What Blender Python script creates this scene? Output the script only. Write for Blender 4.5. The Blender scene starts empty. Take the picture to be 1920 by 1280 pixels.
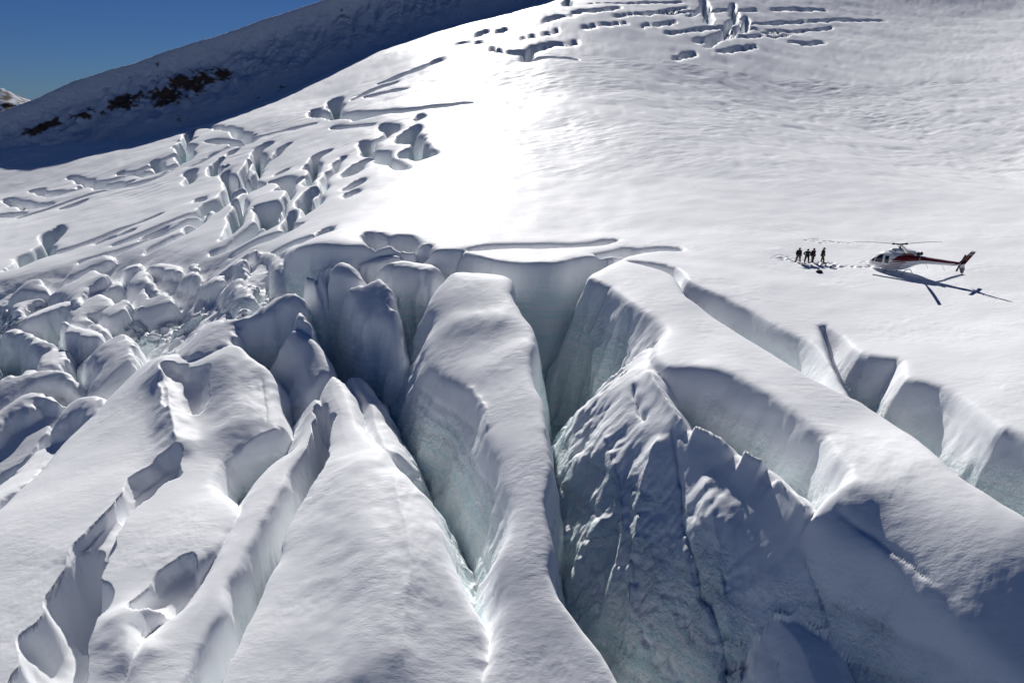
import bpy, bmesh, math, random
import numpy as np
from mathutils import Vector, Matrix

# ----------------------------------------------------------------- camera, sky, sun, exposure
sc = bpy.context.scene
C = sc.collection
CAM_H, PITCH, FPX = 17.3, math.radians(19.6), 1280.0      # camera 17 m above the plateau, 24 mm lens
SUN_AZ, SUN_EL = math.radians(7), math.radians(33)       # sun behind the ridge, left of the view

cam = bpy.data.objects.new('camera', bpy.data.cameras.new('camera'))
C.objects.link(cam)
cam.location = (0, 0, CAM_H)
cam.rotation_euler = (math.radians(90) - PITCH, 0, 0)
cam.data.sensor_width = 36
cam.data.lens = 24
cam.data.clip_start = 0.5
cam.data.clip_end = 20000
sc.camera = cam

world = bpy.data.worlds.new('World')
sc.world = world
world.use_nodes = True
wn = world.node_tree
bg = wn.nodes['Background']
sky = wn.nodes.new('ShaderNodeTexSky')
sky.sky_type = 'NISHITA'
sky.sun_disc = False
sky.sun_elevation = SUN_EL
sky.sun_rotation = -SUN_AZ
sky.altitude = 2500
sky.air_density = 1.0
sky.dust_density = 0.0
sky.ozone_density = 1.5
tint = wn.nodes.new('ShaderNodeMix'); tint.data_type = 'RGBA'; tint.blend_type = 'MULTIPLY'
tint.inputs[0].default_value = 1.0; tint.inputs[7].default_value = (0.18, 0.315, 0.59, 1)
wn.links.new(sky.outputs['Color'], tint.inputs[6])
wn.links.new(tint.outputs[2], bg.inputs['Color'])
bg.inputs['Strength'].default_value = 0.05

sun_data = bpy.data.lights.new('sun', 'SUN')
sun_data.energy = 4.6
sun_data.angle = math.radians(0.53)
sun_data.color = (1.0, 0.975, 0.945)
sun = bpy.data.objects.new('sun', sun_data)
C.objects.link(sun)
SUN_DIR = Vector((-math.sin(SUN_AZ) * math.cos(SUN_EL), math.cos(SUN_AZ) * math.cos(SUN_EL), math.sin(SUN_EL)))
sun.rotation_euler = SUN_DIR.to_track_quat('Z', 'Y').to_euler()

sc.view_settings.view_transform = 'Standard'
sc.view_settings.look = 'None'
sc.view_settings.exposure = 0.06
sc.view_settings.gamma = 1.0
sc.cycles.max_bounces = 14
sc.cycles.diffuse_bounces = 13
sc.cycles.glossy_bounces = 3
sc.cycles.use_fast_gi = False

# ----------------------------------------------------------------- numeric helpers
CP, SP = math.cos(PITCH), math.sin(PITCH)

def ray(px, py):
    xc = (px - 960.0) / FPX; yc = (640.0 - py) / FPX
    return np.array([xc, CP + yc * SP, -SP + yc * CP])

def at_depth(px, py, t):
    d = ray(px, py)
    return (d[0] * t, d[1] * t, CAM_H + d[2] * t)

_rs = np.random.RandomState(7)
_PERM = np.tile(_rs.permutation(512), 3).astype(np.int32)
_ang = _rs.rand(512) * 2 * np.pi
_G2 = np.stack([np.cos(_ang), np.sin(_ang)], 1).astype(np.float32)
_g3 = _rs.randn(512, 3); _g3 /= np.linalg.norm(_g3, axis=1)[:, None]
_G3 = _g3.astype(np.float32)

def perlin2(x, y, seed=0):
    x = x + seed * 17.31; y = y - seed * 9.73
    xi = np.floor(x).astype(np.int32); yi = np.floor(y).astype(np.int32)
    xf = (x - xi).astype(np.float32); yf = (y - yi).astype(np.float32)
    u = xf * xf * xf * (xf * (xf * 6 - 15) + 10); v = yf * yf * yf * (yf * (yf * 6 - 15) + 10)
    def g(ix, iy, fx, fy):
        h = _PERM[(_PERM[ix & 511] + iy) & 511]
        return _G2[h, 0] * fx + _G2[h, 1] * fy
    a = g(xi, yi, xf, yf); b = g(xi + 1, yi, xf - 1, yf)
    c = g(xi, yi + 1, xf, yf - 1); d = g(xi + 1, yi + 1, xf - 1, yf - 1)
    return (a + u * (b - a)) + v * ((c + u * (d - c)) - (a + u * (b - a)))

def perlin3(x, y, z, seed=0):
    x = x + seed * 13.7; y = y - seed * 7.9; z = z + seed * 3.3
    xi = np.floor(x).astype(np.int32); yi = np.floor(y).astype(np.int32); zi = np.floor(z).astype(np.int32)
    xf = (x - xi).astype(np.float32); yf = (y - yi).astype(np.float32); zf = (z - zi).astype(np.float32)
    f = lambda t: t * t * t * (t * (t * 6 - 15) + 10)
    u, v, w = f(xf), f(yf), f(zf)
    def g(a, b, c):
        h = _PERM[(_PERM[(_PERM[(xi + a) & 511] + yi + b) & 511] + zi + c) & 511]
        G = _G3[h]
        return G[:, 0] * (xf - a) + G[:, 1] * (yf - b) + G[:, 2] * (zf - c)
    l = lambda p, q, t: p + t * (q - p)
    x00 = l(g(0, 0, 0), g(1, 0, 0), u); x10 = l(g(0, 1, 0), g(1, 1, 0), u)
    x01 = l(g(0, 0, 1), g(1, 0, 1), u); x11 = l(g(0, 1, 1), g(1, 1, 1), u)
    return l(l(x00, x10, v), l(x01, x11, v), w)

def fbm2(x, y, octaves=4, seed=0, gain=0.5):
    a, s, t = 1.0, 1.0, 0.0
    for o in range(octaves):
        t = t + a * perlin2(x * s, y * s, seed + o * 5); a *= gain; s *= 2.03
    return t

def sstep(a, b, x):
    t = np.clip((x - a) / (b - a), 0, 1)
    return t * t * (3 - 2 * t)

# ----------------------------------------------------------------- the glacier's smooth surface before it breaks
CTRL = [  # points on the surface: picture column, picture row, metres along the view axis
    (1690, 505, 73.3), (1525, 488, 77.4), (560, 470, 82), (960, 470, 82), (1150, 470, 82),
    (1900, 1280, 32.6), (1600, 800, 47), (1560, 620, 60), (1900, 700, 49), (1900, 1000, 36),
    (1900, 450, 80), (1700, 400, 96), (1900, 300, 136), (1900, 100, 245), (1900, 0, 340), (1500, 300, 127), (1500, 200, 182),
    (1500, 50, 275), (1050, 330, 118), (1050, 430, 92), (1050, 200, 161), (1050, 100, 202), (1050, 20, 250),
    (1300, 400, 97), (750, 400, 97), (750, 330, 120), (750, 200, 170), (600, 190, 198), (750, 100, 224), (750, 130, 205), (500, 400, 115), (500, 280, 165),
    (300, 330, 165), (100, 420, 145), (300, 450, 120), (0, 360, 185), (0, 280, 210), (430, 215, 224), (430, 245, 188),
    (100, 600, 98), (0, 850, 72), (0, 700, 85), (400, 560, 90), (330, 660, 76), (0, 1000, 55), (100, 1280, 42),
    (620, 700, 70), (620, 1280, 40), (900, 520, 74), (900, 700, 62), (1000, 900, 50), (1000, 1280, 39.5),
    (1180, 500, 74.5), (1250, 650, 58), (1450, 760, 48.5), (1500, 1000, 40), (1400, 1280, 37),
]
_cp = [at_depth(*c) for c in CTRL]
_cp += [(0, 2, -21), (-45, 5, -27), (45, 0, -10), (70, 35, 0), (90, 70, 4), (140, 110, 14), (-110, 60, -26), (-130, 110, -16),
        (-200, 170, -14), (-230, 280, -6), (240, 160, 40), (280, 420, 95), (-60, 420, 30), (60, 420, 85), (-180, 420, -20), (-100, 330, 18)]
_cp = np.array(_cp)

def _tps_k(r2):
    return 0.5 * r2 * np.log(r2 + 1e-9)

def _fit(cp, reg=6.0):
    n = len(cp); P = cp[:, :2] / 50.0
    d2 = ((P[:, None] - P[None]) ** 2).sum(-1)
    A = np.zeros((n + 3, n + 3)); A[:n, :n] = _tps_k(d2) + np.eye(n) * reg * 1e-3
    A[:n, n] = 1; A[:n, n + 1:] = P; A[n, :n] = 1; A[n + 1:, :n] = P.T
    return np.linalg.solve(A, np.concatenate([cp[:, 2], [0, 0, 0]]))
_cw = _fit(_cp)

def base(x, y):
    x = np.asarray(x, dtype=np.float64); y = np.asarray(y, dtype=np.float64)
    n = len(_cp); X = x / 50.0; Y = y / 50.0
    z = _cw[n] + _cw[n + 1] * X + _cw[n + 2] * Y
    for i in range(n):
        z = z + _cw[i] * _tps_k((X - _cp[i, 0] / 50) ** 2 + (Y - _cp[i, 1] / 50) ** 2)
    return z

_T = np.exp(np.linspace(np.log(14), np.log(520), 2600))

def on_base(px, py, dz=0.0):
    """Where the sight line through a picture point meets the smooth surface (raised by dz)."""
    d = ray(px, py)
    f = CAM_H + d[2] * _T - base(d[0] * _T, d[1] * _T) - dz
    k = np.argmax(f < 0)
    if not (f < 0).any():
        print('MISS', px, py); k = len(_T) - 1
    t = _T[k - 1] + (_T[k] - _T[k - 1]) * f[k - 1] / (f[k - 1] - f[k]) if k > 0 else _T[0]
    return (d[0] * t, d[1] * t)

def trace(pts, dz=0.0):
    return np.array([on_base(p[0], p[1], dz) for p in pts])

def smooth_poly(P, n=3, closed=True):
    P = np.asarray(P); m = len(P); out = []
    for i in range(m if closed else m - 1):
        g = lambda k: P[k % m] if closed else P[min(max(k, 0), m - 1)]
        p0, p1, p2, p3 = g(i - 1), g(i), g(i + 1), g(i + 2)
        for j in range(n):
            t = j / n
            out.append(0.5 * ((2 * p1) + (p2 - p0) * t + (2 * p0 - 5 * p1 + 4 * p2 - p3) * t * t + (3 * p1 - p0 - 3 * p2 + p3) * t ** 3))
    if not closed:
        out.append(P[-1])
    return np.array(out)

def seg_dist(x, y, P, closed=True):
    """distance to a polyline, with the offset from the nearest point, and inside test when closed"""
    m = len(P)
    best = np.full(x.shape, 1e9, dtype=np.float32); ox = np.zeros_like(best); oy = np.zeros_like(best)
    ins = np.zeros(x.shape, dtype=bool)
    tt = np.zeros_like(best)
    for i in range(m if closed else m - 1):
        a = P[i]; b = P[(i + 1) % m]; e = b - a; L = float(e @ e) + 1e-9
        vx = x - a[0]; vy = y - a[1]
        t = np.clip((vx * e[0] + vy * e[1]) / L, 0, 1)
        dx = vx - t * e[0]; dy = vy - t * e[1]
        d2 = dx * dx + dy * dy
        k = d2 < best
        best = np.where(k, d2, best); ox = np.where(k, dx, ox); oy = np.where(k, dy, oy)
        tt = np.where(k, (i + t), tt)
        if closed:
            c = ((a[1] > y) != (b[1] > y)) & (x < (b[0] - a[0]) * (y - a[1]) / (b[1] - a[1] + 1e-12) + a[0])
            ins ^= c
    return np.sqrt(best), ox, oy, ins, tt / max(1, (m - 1))

# ----------------------------------------------------------------- ice blocks: the snow-covered top of each, traced, with its wall slopes
# (name, category, label, outline, dz, (slope to left, right, front, back), lip radius, dome drop, dome width)
BLOCKS = []
def block(name, cat, label, pts, dz=0.0, S=(3, 4, 4, 4), r=0.6, dome=0.6, dw=2.0, tilt=(0, 0), grp=None, warp=1.0, rough=0.7, quad=0.0):
    BLOCKS.append(dict(name=name, cat=cat, label=label, pts=pts, dz=dz, S=S, r=r, dome=dome, dw=dw, tilt=tilt, grp=grp, warp=warp, rough=rough, quad=quad))

PLATEAU = [(-260, 560), (-80, 532), (0, 520), (60, 508), (120, 498), (200, 480), (262, 474), (330, 470), (380, 482), (430, 470), (480, 466), (520, 466), (553, 464), (620, 458),
           (690, 455), (740, 462), (800, 464), (868, 466), (874, 470), (925, 486), (1035, 491), (1080, 484), (1127, 478), (1150, 479),
           (1190, 466), (1165, 485), (1130, 500), (1104, 517), (1144, 534), (1181, 564), (1215, 581), (1242, 608), (1246, 620),
           (1228, 640), (1222, 664), (1250, 685), (1290, 690), (1345, 703), (1400, 725), (1470, 770), (1540, 820), (1570, 860),
           (1600, 895), (1590, 915), (1555, 935), (1520, 965), (1570, 990), (1640, 1040), (1700, 1085), (1800, 1165), (1920, 1270), (2000, 1340)]
PLATEAU_FAR = [(60, -30), (500, -30), (500, 600), (-500, 600), (-500, 130)]

block('ice_fin', 'serac', 'broad snow-topped ice fin curving down the middle of the icefall',
      [(842, 513), (870, 505), (955, 512), (966, 530), (966, 548), (985, 575), (1002, 625), (1000, 705), (1013, 745), (1025, 790), (1031, 855), (1027, 920),
       (1034, 980), (1040, 1065), (1065, 1130), (1100, 1190), (1140, 1240), (1240, 1420), (890, 1420), (935, 1230), (940, 1165), (940, 1090), (945, 1040), (960, 1000),
       (966, 955), (957, 910), (945, 855), (920, 795), (875, 735), (822, 685), (802, 640), (815, 600), (806, 560)],
      S=(2.0, 8, 3, 7), r=0.12, dome=0.3, dw=0.7, rough=0.5, quad=0.03)
block('ice_fin', 'serac', 'wide triangular snow ridge in the foreground left of the central fin',
      [(620, 697), (640, 710), (665, 768), (697, 808), (735, 860), (785, 925), (812, 990), (850, 1080), (888, 1145), (905, 1205), (915, 1245), (890, 1420),
       (340, 1420), (440, 1200), (470, 1130), (500, 1065), (530, 1020), (555, 950), (578, 890), (618, 830), (612, 770), (606, 725)],
      S=(10, 2.0, 3, 4), r=0.14, dome=0.4, dw=0.8, rough=0.4, quad=0.08)
block('ice_fin', 'serac', 'narrow twisting snow crest beside the dark crevasse in the left foreground',
      [(600, 745), (607, 760), (590, 838), (572, 850), (548, 878), (538, 902), (518, 928), (503, 962), (478, 1012), (452, 1052), (420, 1092), (404, 1142), (378, 1202), (280, 1420),
       (160, 1420), (290, 1190), (350, 1120), (400, 1060), (438, 1000), (456, 960), (462, 930), (480, 903), (500, 870), (520, 853), (548, 838), (570, 810), (588, 770)],
      S=(0.9, 8, 3, 3), r=0.15, dome=0.25, dw=0.8, rough=0.7, quad=0.08)
block('ice_fin', 'serac', 'large smooth snow slope with hollows filling the left foreground',
      [(-120, 1060), (0, 945), (60, 890), (110, 830), (160, 785), (200, 745), (245, 698), (285, 668), (325, 655), (365, 664), (400, 656), (430, 648),
       (470, 662), (500, 680), (508, 700), (520, 740), (527, 790), (500, 803), (465, 822), (430, 848), (405, 880), (398, 905), (425, 930), (445, 960), (420, 1010),
       (375, 1045), (330, 1090), (285, 1140), (240, 1190), (150, 1420), (-200, 1420)],
      S=(2.6, 3.2, 2.5, 6), r=0.18, dome=0.4, dw=1.2, rough=0.7)
block('ice_rib', 'serac', 'jagged icy rib with a sunlit crest right of the deep central crevasse',
      [(1205, 668), (1216, 646), (1236, 652), (1236, 690), (1252, 735), (1292, 785), (1332, 808), (1378, 845), (1428, 868), (1452, 895), (1482, 922), (1508, 955),
       (1478, 945), (1440, 912), (1400, 882), (1345, 848), (1292, 812), (1248, 775), (1216, 738), (1196, 700)],
      dz=-0.6, S=(0.58, 2.4, 0.6, 3), r=0.25, dome=0.2, dw=0.8, warp=1.6, rough=0.6, quad=0.045)
block('ice_dome', 'serac', 'rounded snow dome at the foot of the icy rib near the bottom edge',
      [(1395, 1105), (1440, 1108), (1490, 1120), (1535, 1160), (1565, 1220), (1620, 1420), (1520, 1420), (1462, 1200), (1430, 1150)],
      dz=-3.0, S=(1.6, 3.0, 2, 3), r=0.5, dome=0.8, dw=1.6)
block('ice_fin', 'serac', 'sharp leaning fin with a shaded left side above the triangular ridge',
      [(545, 612), (560, 604), (585, 625), (605, 665), (617, 690), (602, 703), (588, 710), (575, 690), (566, 650), (552, 636)],
      S=(1.8, 5, 2.4, 5), r=0.2, dome=0.4, dw=1.0)
block('ice_block', 'serac', 'pale pyramid of ice just behind the crest of the triangular ridge',
      [(655, 702), (672, 706), (690, 740), (714, 790), (735, 832), (716, 830), (690, 785), (662, 742)],
      dz=-1.5, S=(2, 2.5, 3, 4), r=0.4, dome=0.3, dw=1)
block('ice_block', 'serac', 'tall angular ice tower with a flat front standing left of the central fin',
      [(658, 542), (701, 531), (716, 536), (733, 566), (757, 612), (738, 612), (708, 580), (690, 585), (668, 562)],
      S=(4, 4, 3.2, 4), r=0.35, dome=0.4, dw=1)
block('ice_block', 'serac', 'narrow round-headed ice tower left of the angular tower',
      [(621, 502), (634, 488), (651, 483), (671, 494), (673, 512), (650, 512)],
      S=(5, 5, 4.5, 5), r=0.5, dome=0.6, dw=1)
block('ice_block', 'serac', 'domed ice block with a cracked wall under the plateau edge',
      [(722, 499), (745, 487), (775, 482), (815, 484), (843, 502), (815, 506), (770, 502)],
      dz=-0.8, S=(4, 4, 3.5, 4), r=0.7, dome=0.6, dw=1.5)
block('ice_block', 'serac', 'thin flat snow shelf just below the plateau edge beside the rubble',
      [(676, 479), (710, 472), (769, 474), (758, 482), (715, 485)], dz=-0.8, S=(5, 5, 4, 5), r=0.3, dome=0.2, dw=1)
block('ice_block', 'serac', 'low ice shelf tucked between the plateau wall and the round-headed tower',
      [(628, 472), (671, 468), (690, 470), (668, 477), (640, 482)], dz=-0.8, S=(5, 5, 4, 5), r=0.4, dome=0.3, dw=1)
block('ice_block', 'serac', 'pair of thin upright ice blades in the crevasse by the plateau wall',
      [(572, 514), (580, 510), (590, 528), (594, 545), (583, 535)], dz=-2, S=(5, 6, 3.5, 5), r=0.3, dome=0.3, dw=0.6)
block('ice_block', 'serac', 'slender bent ice blade nearest the round-headed tower',
      [(592, 512), (606, 504), (615, 496), (619, 502), (607, 514), (604, 530)], dz=-2, S=(5, 6, 3.5, 5), r=0.3, dome=0.3, dw=0.6)
block('ice_block', 'serac', 'tall split ice tower with a horizontal crack at the plateau corner',
      [(467, 482), (479, 476), (515, 470), (533, 476), (545, 494), (522, 496), (500, 486), (484, 490)], S=(4, 5, 4.2, 5), r=0.5, dome=0.6, dw=1.2)
block('ice_block', 'serac', 'long whale-backed ice block left of the split tower',
      [(376, 508), (393, 489), (420, 475), (472, 470), (478, 477), (453, 481), (456, 496), (462, 512), (442, 498), (432, 494), (416, 504), (408, 520), (378, 520)],
      S=(3, 4, 3.5, 4), r=0.6, dome=0.6, dw=1.5)
block('ice_block', 'serac', 'large bulging snow block with a deeply shaded front in the middle of the icefall',
      [(304, 572), (326, 553), (369, 533), (400, 520), (420, 526), (443, 527), (462, 544), (472, 560), (443, 562), (420, 554), (396, 541), (369, 544), (343, 558)],
      S=(2, 3, 2.4, 4), r=0.8, dome=0.8, dw=2)
block('ice_block', 'serac', 'square-shouldered ice block with a flat grey top above the leaning fin',
      [(501, 556), (553, 547), (563, 560), (561, 570), (522, 568), (500, 580), (484, 580)], S=(2.5, 4, 3.2, 4), r=0.4, dome=0.3, dw=1)
block('ice_block', 'serac', 'flat snow saddle joining the back of the left foreground slope',
      [(330, 652), (378, 614), (400, 599), (446, 588), (482, 562), (495, 557), (484, 580), (440, 600), (434, 632), (429, 650), (400, 658), (365, 664)], S=(2, 3, 3, 4), r=0.5, dome=0.4, dw=1.2)
block('ice_block', 'serac', 'small hooked snow crest between the square block and the leaning fin',
      [(549, 598), (557, 580), (568, 585), (583, 610), (570, 604)], S=(3, 4, 3, 4), r=0.4, dome=0.4, dw=1)
block('ice_block', 'serac', 'round dark-fronted ice knob below the whale-backed block',
      [(333, 524), (341, 508), (362, 506), (370, 518), (352, 520)], S=(4, 4, 4, 4), r=0.5, dome=0.5, dw=1)
block('ice_block', 'serac', 'tiny dark ice tooth behind the round knob',
      [(349, 500), (358, 492), (372, 501), (362, 504)], S=(4, 4, 4, 4), r=0.4, dome=0.4, dw=1)
block('ice_block', 'serac', 'brightly sunlit lump with a curled brow in the left icefall',
      [(244, 564), (261, 534), (282, 553), (306, 550), (318, 560), (294, 576), (256, 582)], S=(2.5, 3.5, 3.5, 4), r=0.5, dome=0.6, dw=1.2)
block('ice_block', 'serac', 'half-dome ice block uphill of the curled bright lump',
      [(238, 515), (254, 502), (275, 507), (280, 522), (300, 536), (280, 540), (262, 530), (244, 530)], S=(3, 4, 3.5, 4), r=0.5, dome=0.6, dw=1.2)
block('ice_block', 'serac', 'blocky faceted ice cube uphill beside the half dome',
      [(270, 496), (300, 484), (325, 490), (334, 500), (330, 506), (296, 498)], S=(4, 4, 3.5, 4), r=0.3, dome=0.3, dw=1)
block('ice_block', 'serac', 'flat lens-shaped snow block overhanging on the far left',
      [(38, 582), (51, 567), (82, 557), (110, 556), (132, 564), (142, 576), (110, 586), (86, 594), (65, 597), (44, 592)], S=(3, 4, 3, 4), r=0.6, dome=0.6, dw=1.6)
block('ice_block', 'serac', 'sloping wedge of snow right of the lens-shaped block',
      [(142, 578), (172, 560), (198, 548), (210, 566), (189, 578), (165, 584), (170, 595), (160, 604), (136, 591)], S=(2.5, 4, 3.2, 4), r=0.5, dome=0.5, dw=1.2)
block('ice_block', 'serac', 'broad snow block with a dark notch in its left side',
      [(93, 537), (107, 528), (146, 518), (168, 507), (186, 518), (190, 527), (163, 540), (150, 560), (143, 566), (126, 556), (112, 540)], S=(3, 3.5, 3.2, 4), r=0.5, dome=0.5, dw=1.2)
block('ice_block', 'serac', 'narrow sunlit ice strip running uphill behind the sloping wedge',
      [(148, 554), (172, 542), (215, 521), (223, 530), (198, 541), (172, 556)], S=(3, 4, 3.5, 4), r=0.4, dome=0.4, dw=1)
block('ice_block', 'serac', 'flat slab with a straight front edge in the upper left of the icefall',
      [(17, 547), (40, 536), (72, 528), (91, 538), (79, 543), (45, 544)], S=(3, 4, 3.5, 4), r=0.4, dome=0.4, dw=1)
block('ice_block', 'serac', 'small snow cushion wedged between the slab and the lens-shaped block',
      [(29, 568), (60, 554), (76, 557), (52, 567), (36, 582)], S=(3, 4, 3.5, 4), r=0.4, dome=0.4, dw=1)
block('ice_block', 'serac', 'grey ice wall with a thin snow ledge along its top, upper left',
      [(106, 506), (150, 493), (198, 480), (210, 486), (163, 500), (128, 511)], S=(3, 4, 3.5, 4), r=0.4, dome=0.4, dw=1)
block('ice_block', 'serac', 'smooth snow hump uphill of the narrow sunlit strip',
      [(230, 502), (254, 486), (266, 495), (240, 505)], S=(3, 4, 3.5, 4), r=0.5, dome=0.5, dw=1)
block('ice_block', 'serac', 'ragged snow flap draped over ice beside the blue hollow',
      [(187, 580), (229, 560), (240, 565), (226, 580), (218, 595), (206, 588)], S=(3, 4, 3.5, 4), r=0.4, dome=0.4, dw=1)
block('ice_block', 'serac', 'dark-sided block with a stepped snow top at the left edge',
      [(-30, 606), (0, 603), (31, 602), (43, 617), (72, 633), (89, 637), (80, 645), (57, 648), (46, 630), (21, 620), (0, 618), (-30, 625)], S=(2.5, 4, 2.6, 4), r=0.4, dome=0.4, dw=1)
block('ice_block', 'serac', 'flat-topped block with a crisp snow lid below the lens-shaped block',
      [(124, 625), (137, 615), (172, 612), (191, 621), (187, 627), (155, 627)], S=(4, 4, 4, 4), r=0.3, dome=0.4, dw=1)
block('ice_block', 'serac', 'little pointed snow fin above the flat-topped block',
      [(120, 600), (143, 610), (134, 616), (124, 609)], S=(3, 4, 3, 4), r=0.3, dome=0.3, dw=0.8)
block('ice_block', 'serac', 'small rounded ice crest above the bright square-cut block',
      [(168, 605), (179, 598), (199, 612), (189, 617)], S=(3, 4, 3, 4), r=0.4, dome=0.4, dw=0.8)
block('ice_block', 'serac', 'big bright snow block with a shaded square-cut left face',
      [(138, 648), (162, 643), (196, 625), (212, 624), (234, 641), (250, 642), (240, 670), (239, 692), (206, 708), (183, 727), (161, 710), (186, 678), (166, 661), (144, 657)],
      S=(3.5, 3, 3, 4), r=0.5, dome=0.6, dw=1.5)
block('ice_block', 'serac', 'hanging wedge of snow left of the big bright block',
      [(77, 655), (117, 640), (120, 665), (101, 692), (83, 678)], S=(3, 4, 3, 4), r=0.4, dome=0.4, dw=1)
block('ice_block', 'serac', 'sunlit snow nose poking out of the shade at the left',
      [(35, 712), (45, 688), (61, 681), (85, 693), (70, 706)], S=(3, 4, 3, 4), r=0.5, dome=0.5, dw=1)
block('ice_block', 'serac', 'long arched snow crest with a blue-grey scooped front',
      [(-40, 752), (0, 731), (32, 713), (101, 699), (138, 702), (167, 724), (148, 715), (105, 707), (52, 724), (15, 750), (-40, 780)], S=(2, 3, 2.6, 3), r=0.4, dome=0.4, dw=1)
block('ice_block', 'serac', 'rounded snow shoulder over broken ice below the arched crest',
      [(-30, 790), (8, 761), (35, 737), (58, 733), (90, 739), (101, 747), (66, 747), (52, 766), (18, 776), (-30, 820)], S=(2, 3, 2.6, 3), r=0.5, dome=0.5, dw=1)
block('ice_block', 'serac', 'hollow-topped snow block against the edge of the left foreground slope',
      [(109, 770), (117, 755), (154, 729), (191, 742), (170, 776), (143, 766), (116, 779)], S=(3, 3, 3, 3), r=0.5, dome=0.5, dw=1)
block('ice_block', 'serac', 'pale broken ice face at the left edge below the snow shoulder',
      [(53, 772), (80, 764), (101, 785), (62, 846), (0, 880), (-60, 900), (-40, 830)], dz=-2.5, S=(2, 3, 2.5, 3), r=0.3, dome=0.3, dw=1, warp=2)
block('ice_block', 'serac', 'rough ice lip clinging to the left flank of the foreground slope',
      [(60, 858), (88, 797), (128, 791), (144, 800), (100, 850), (50, 905), (0, 945), (-40, 960)], dz=-1.5, S=(2, 3, 2.5, 3), r=0.3, dome=0.3, dw=1, warp=2)

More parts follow.
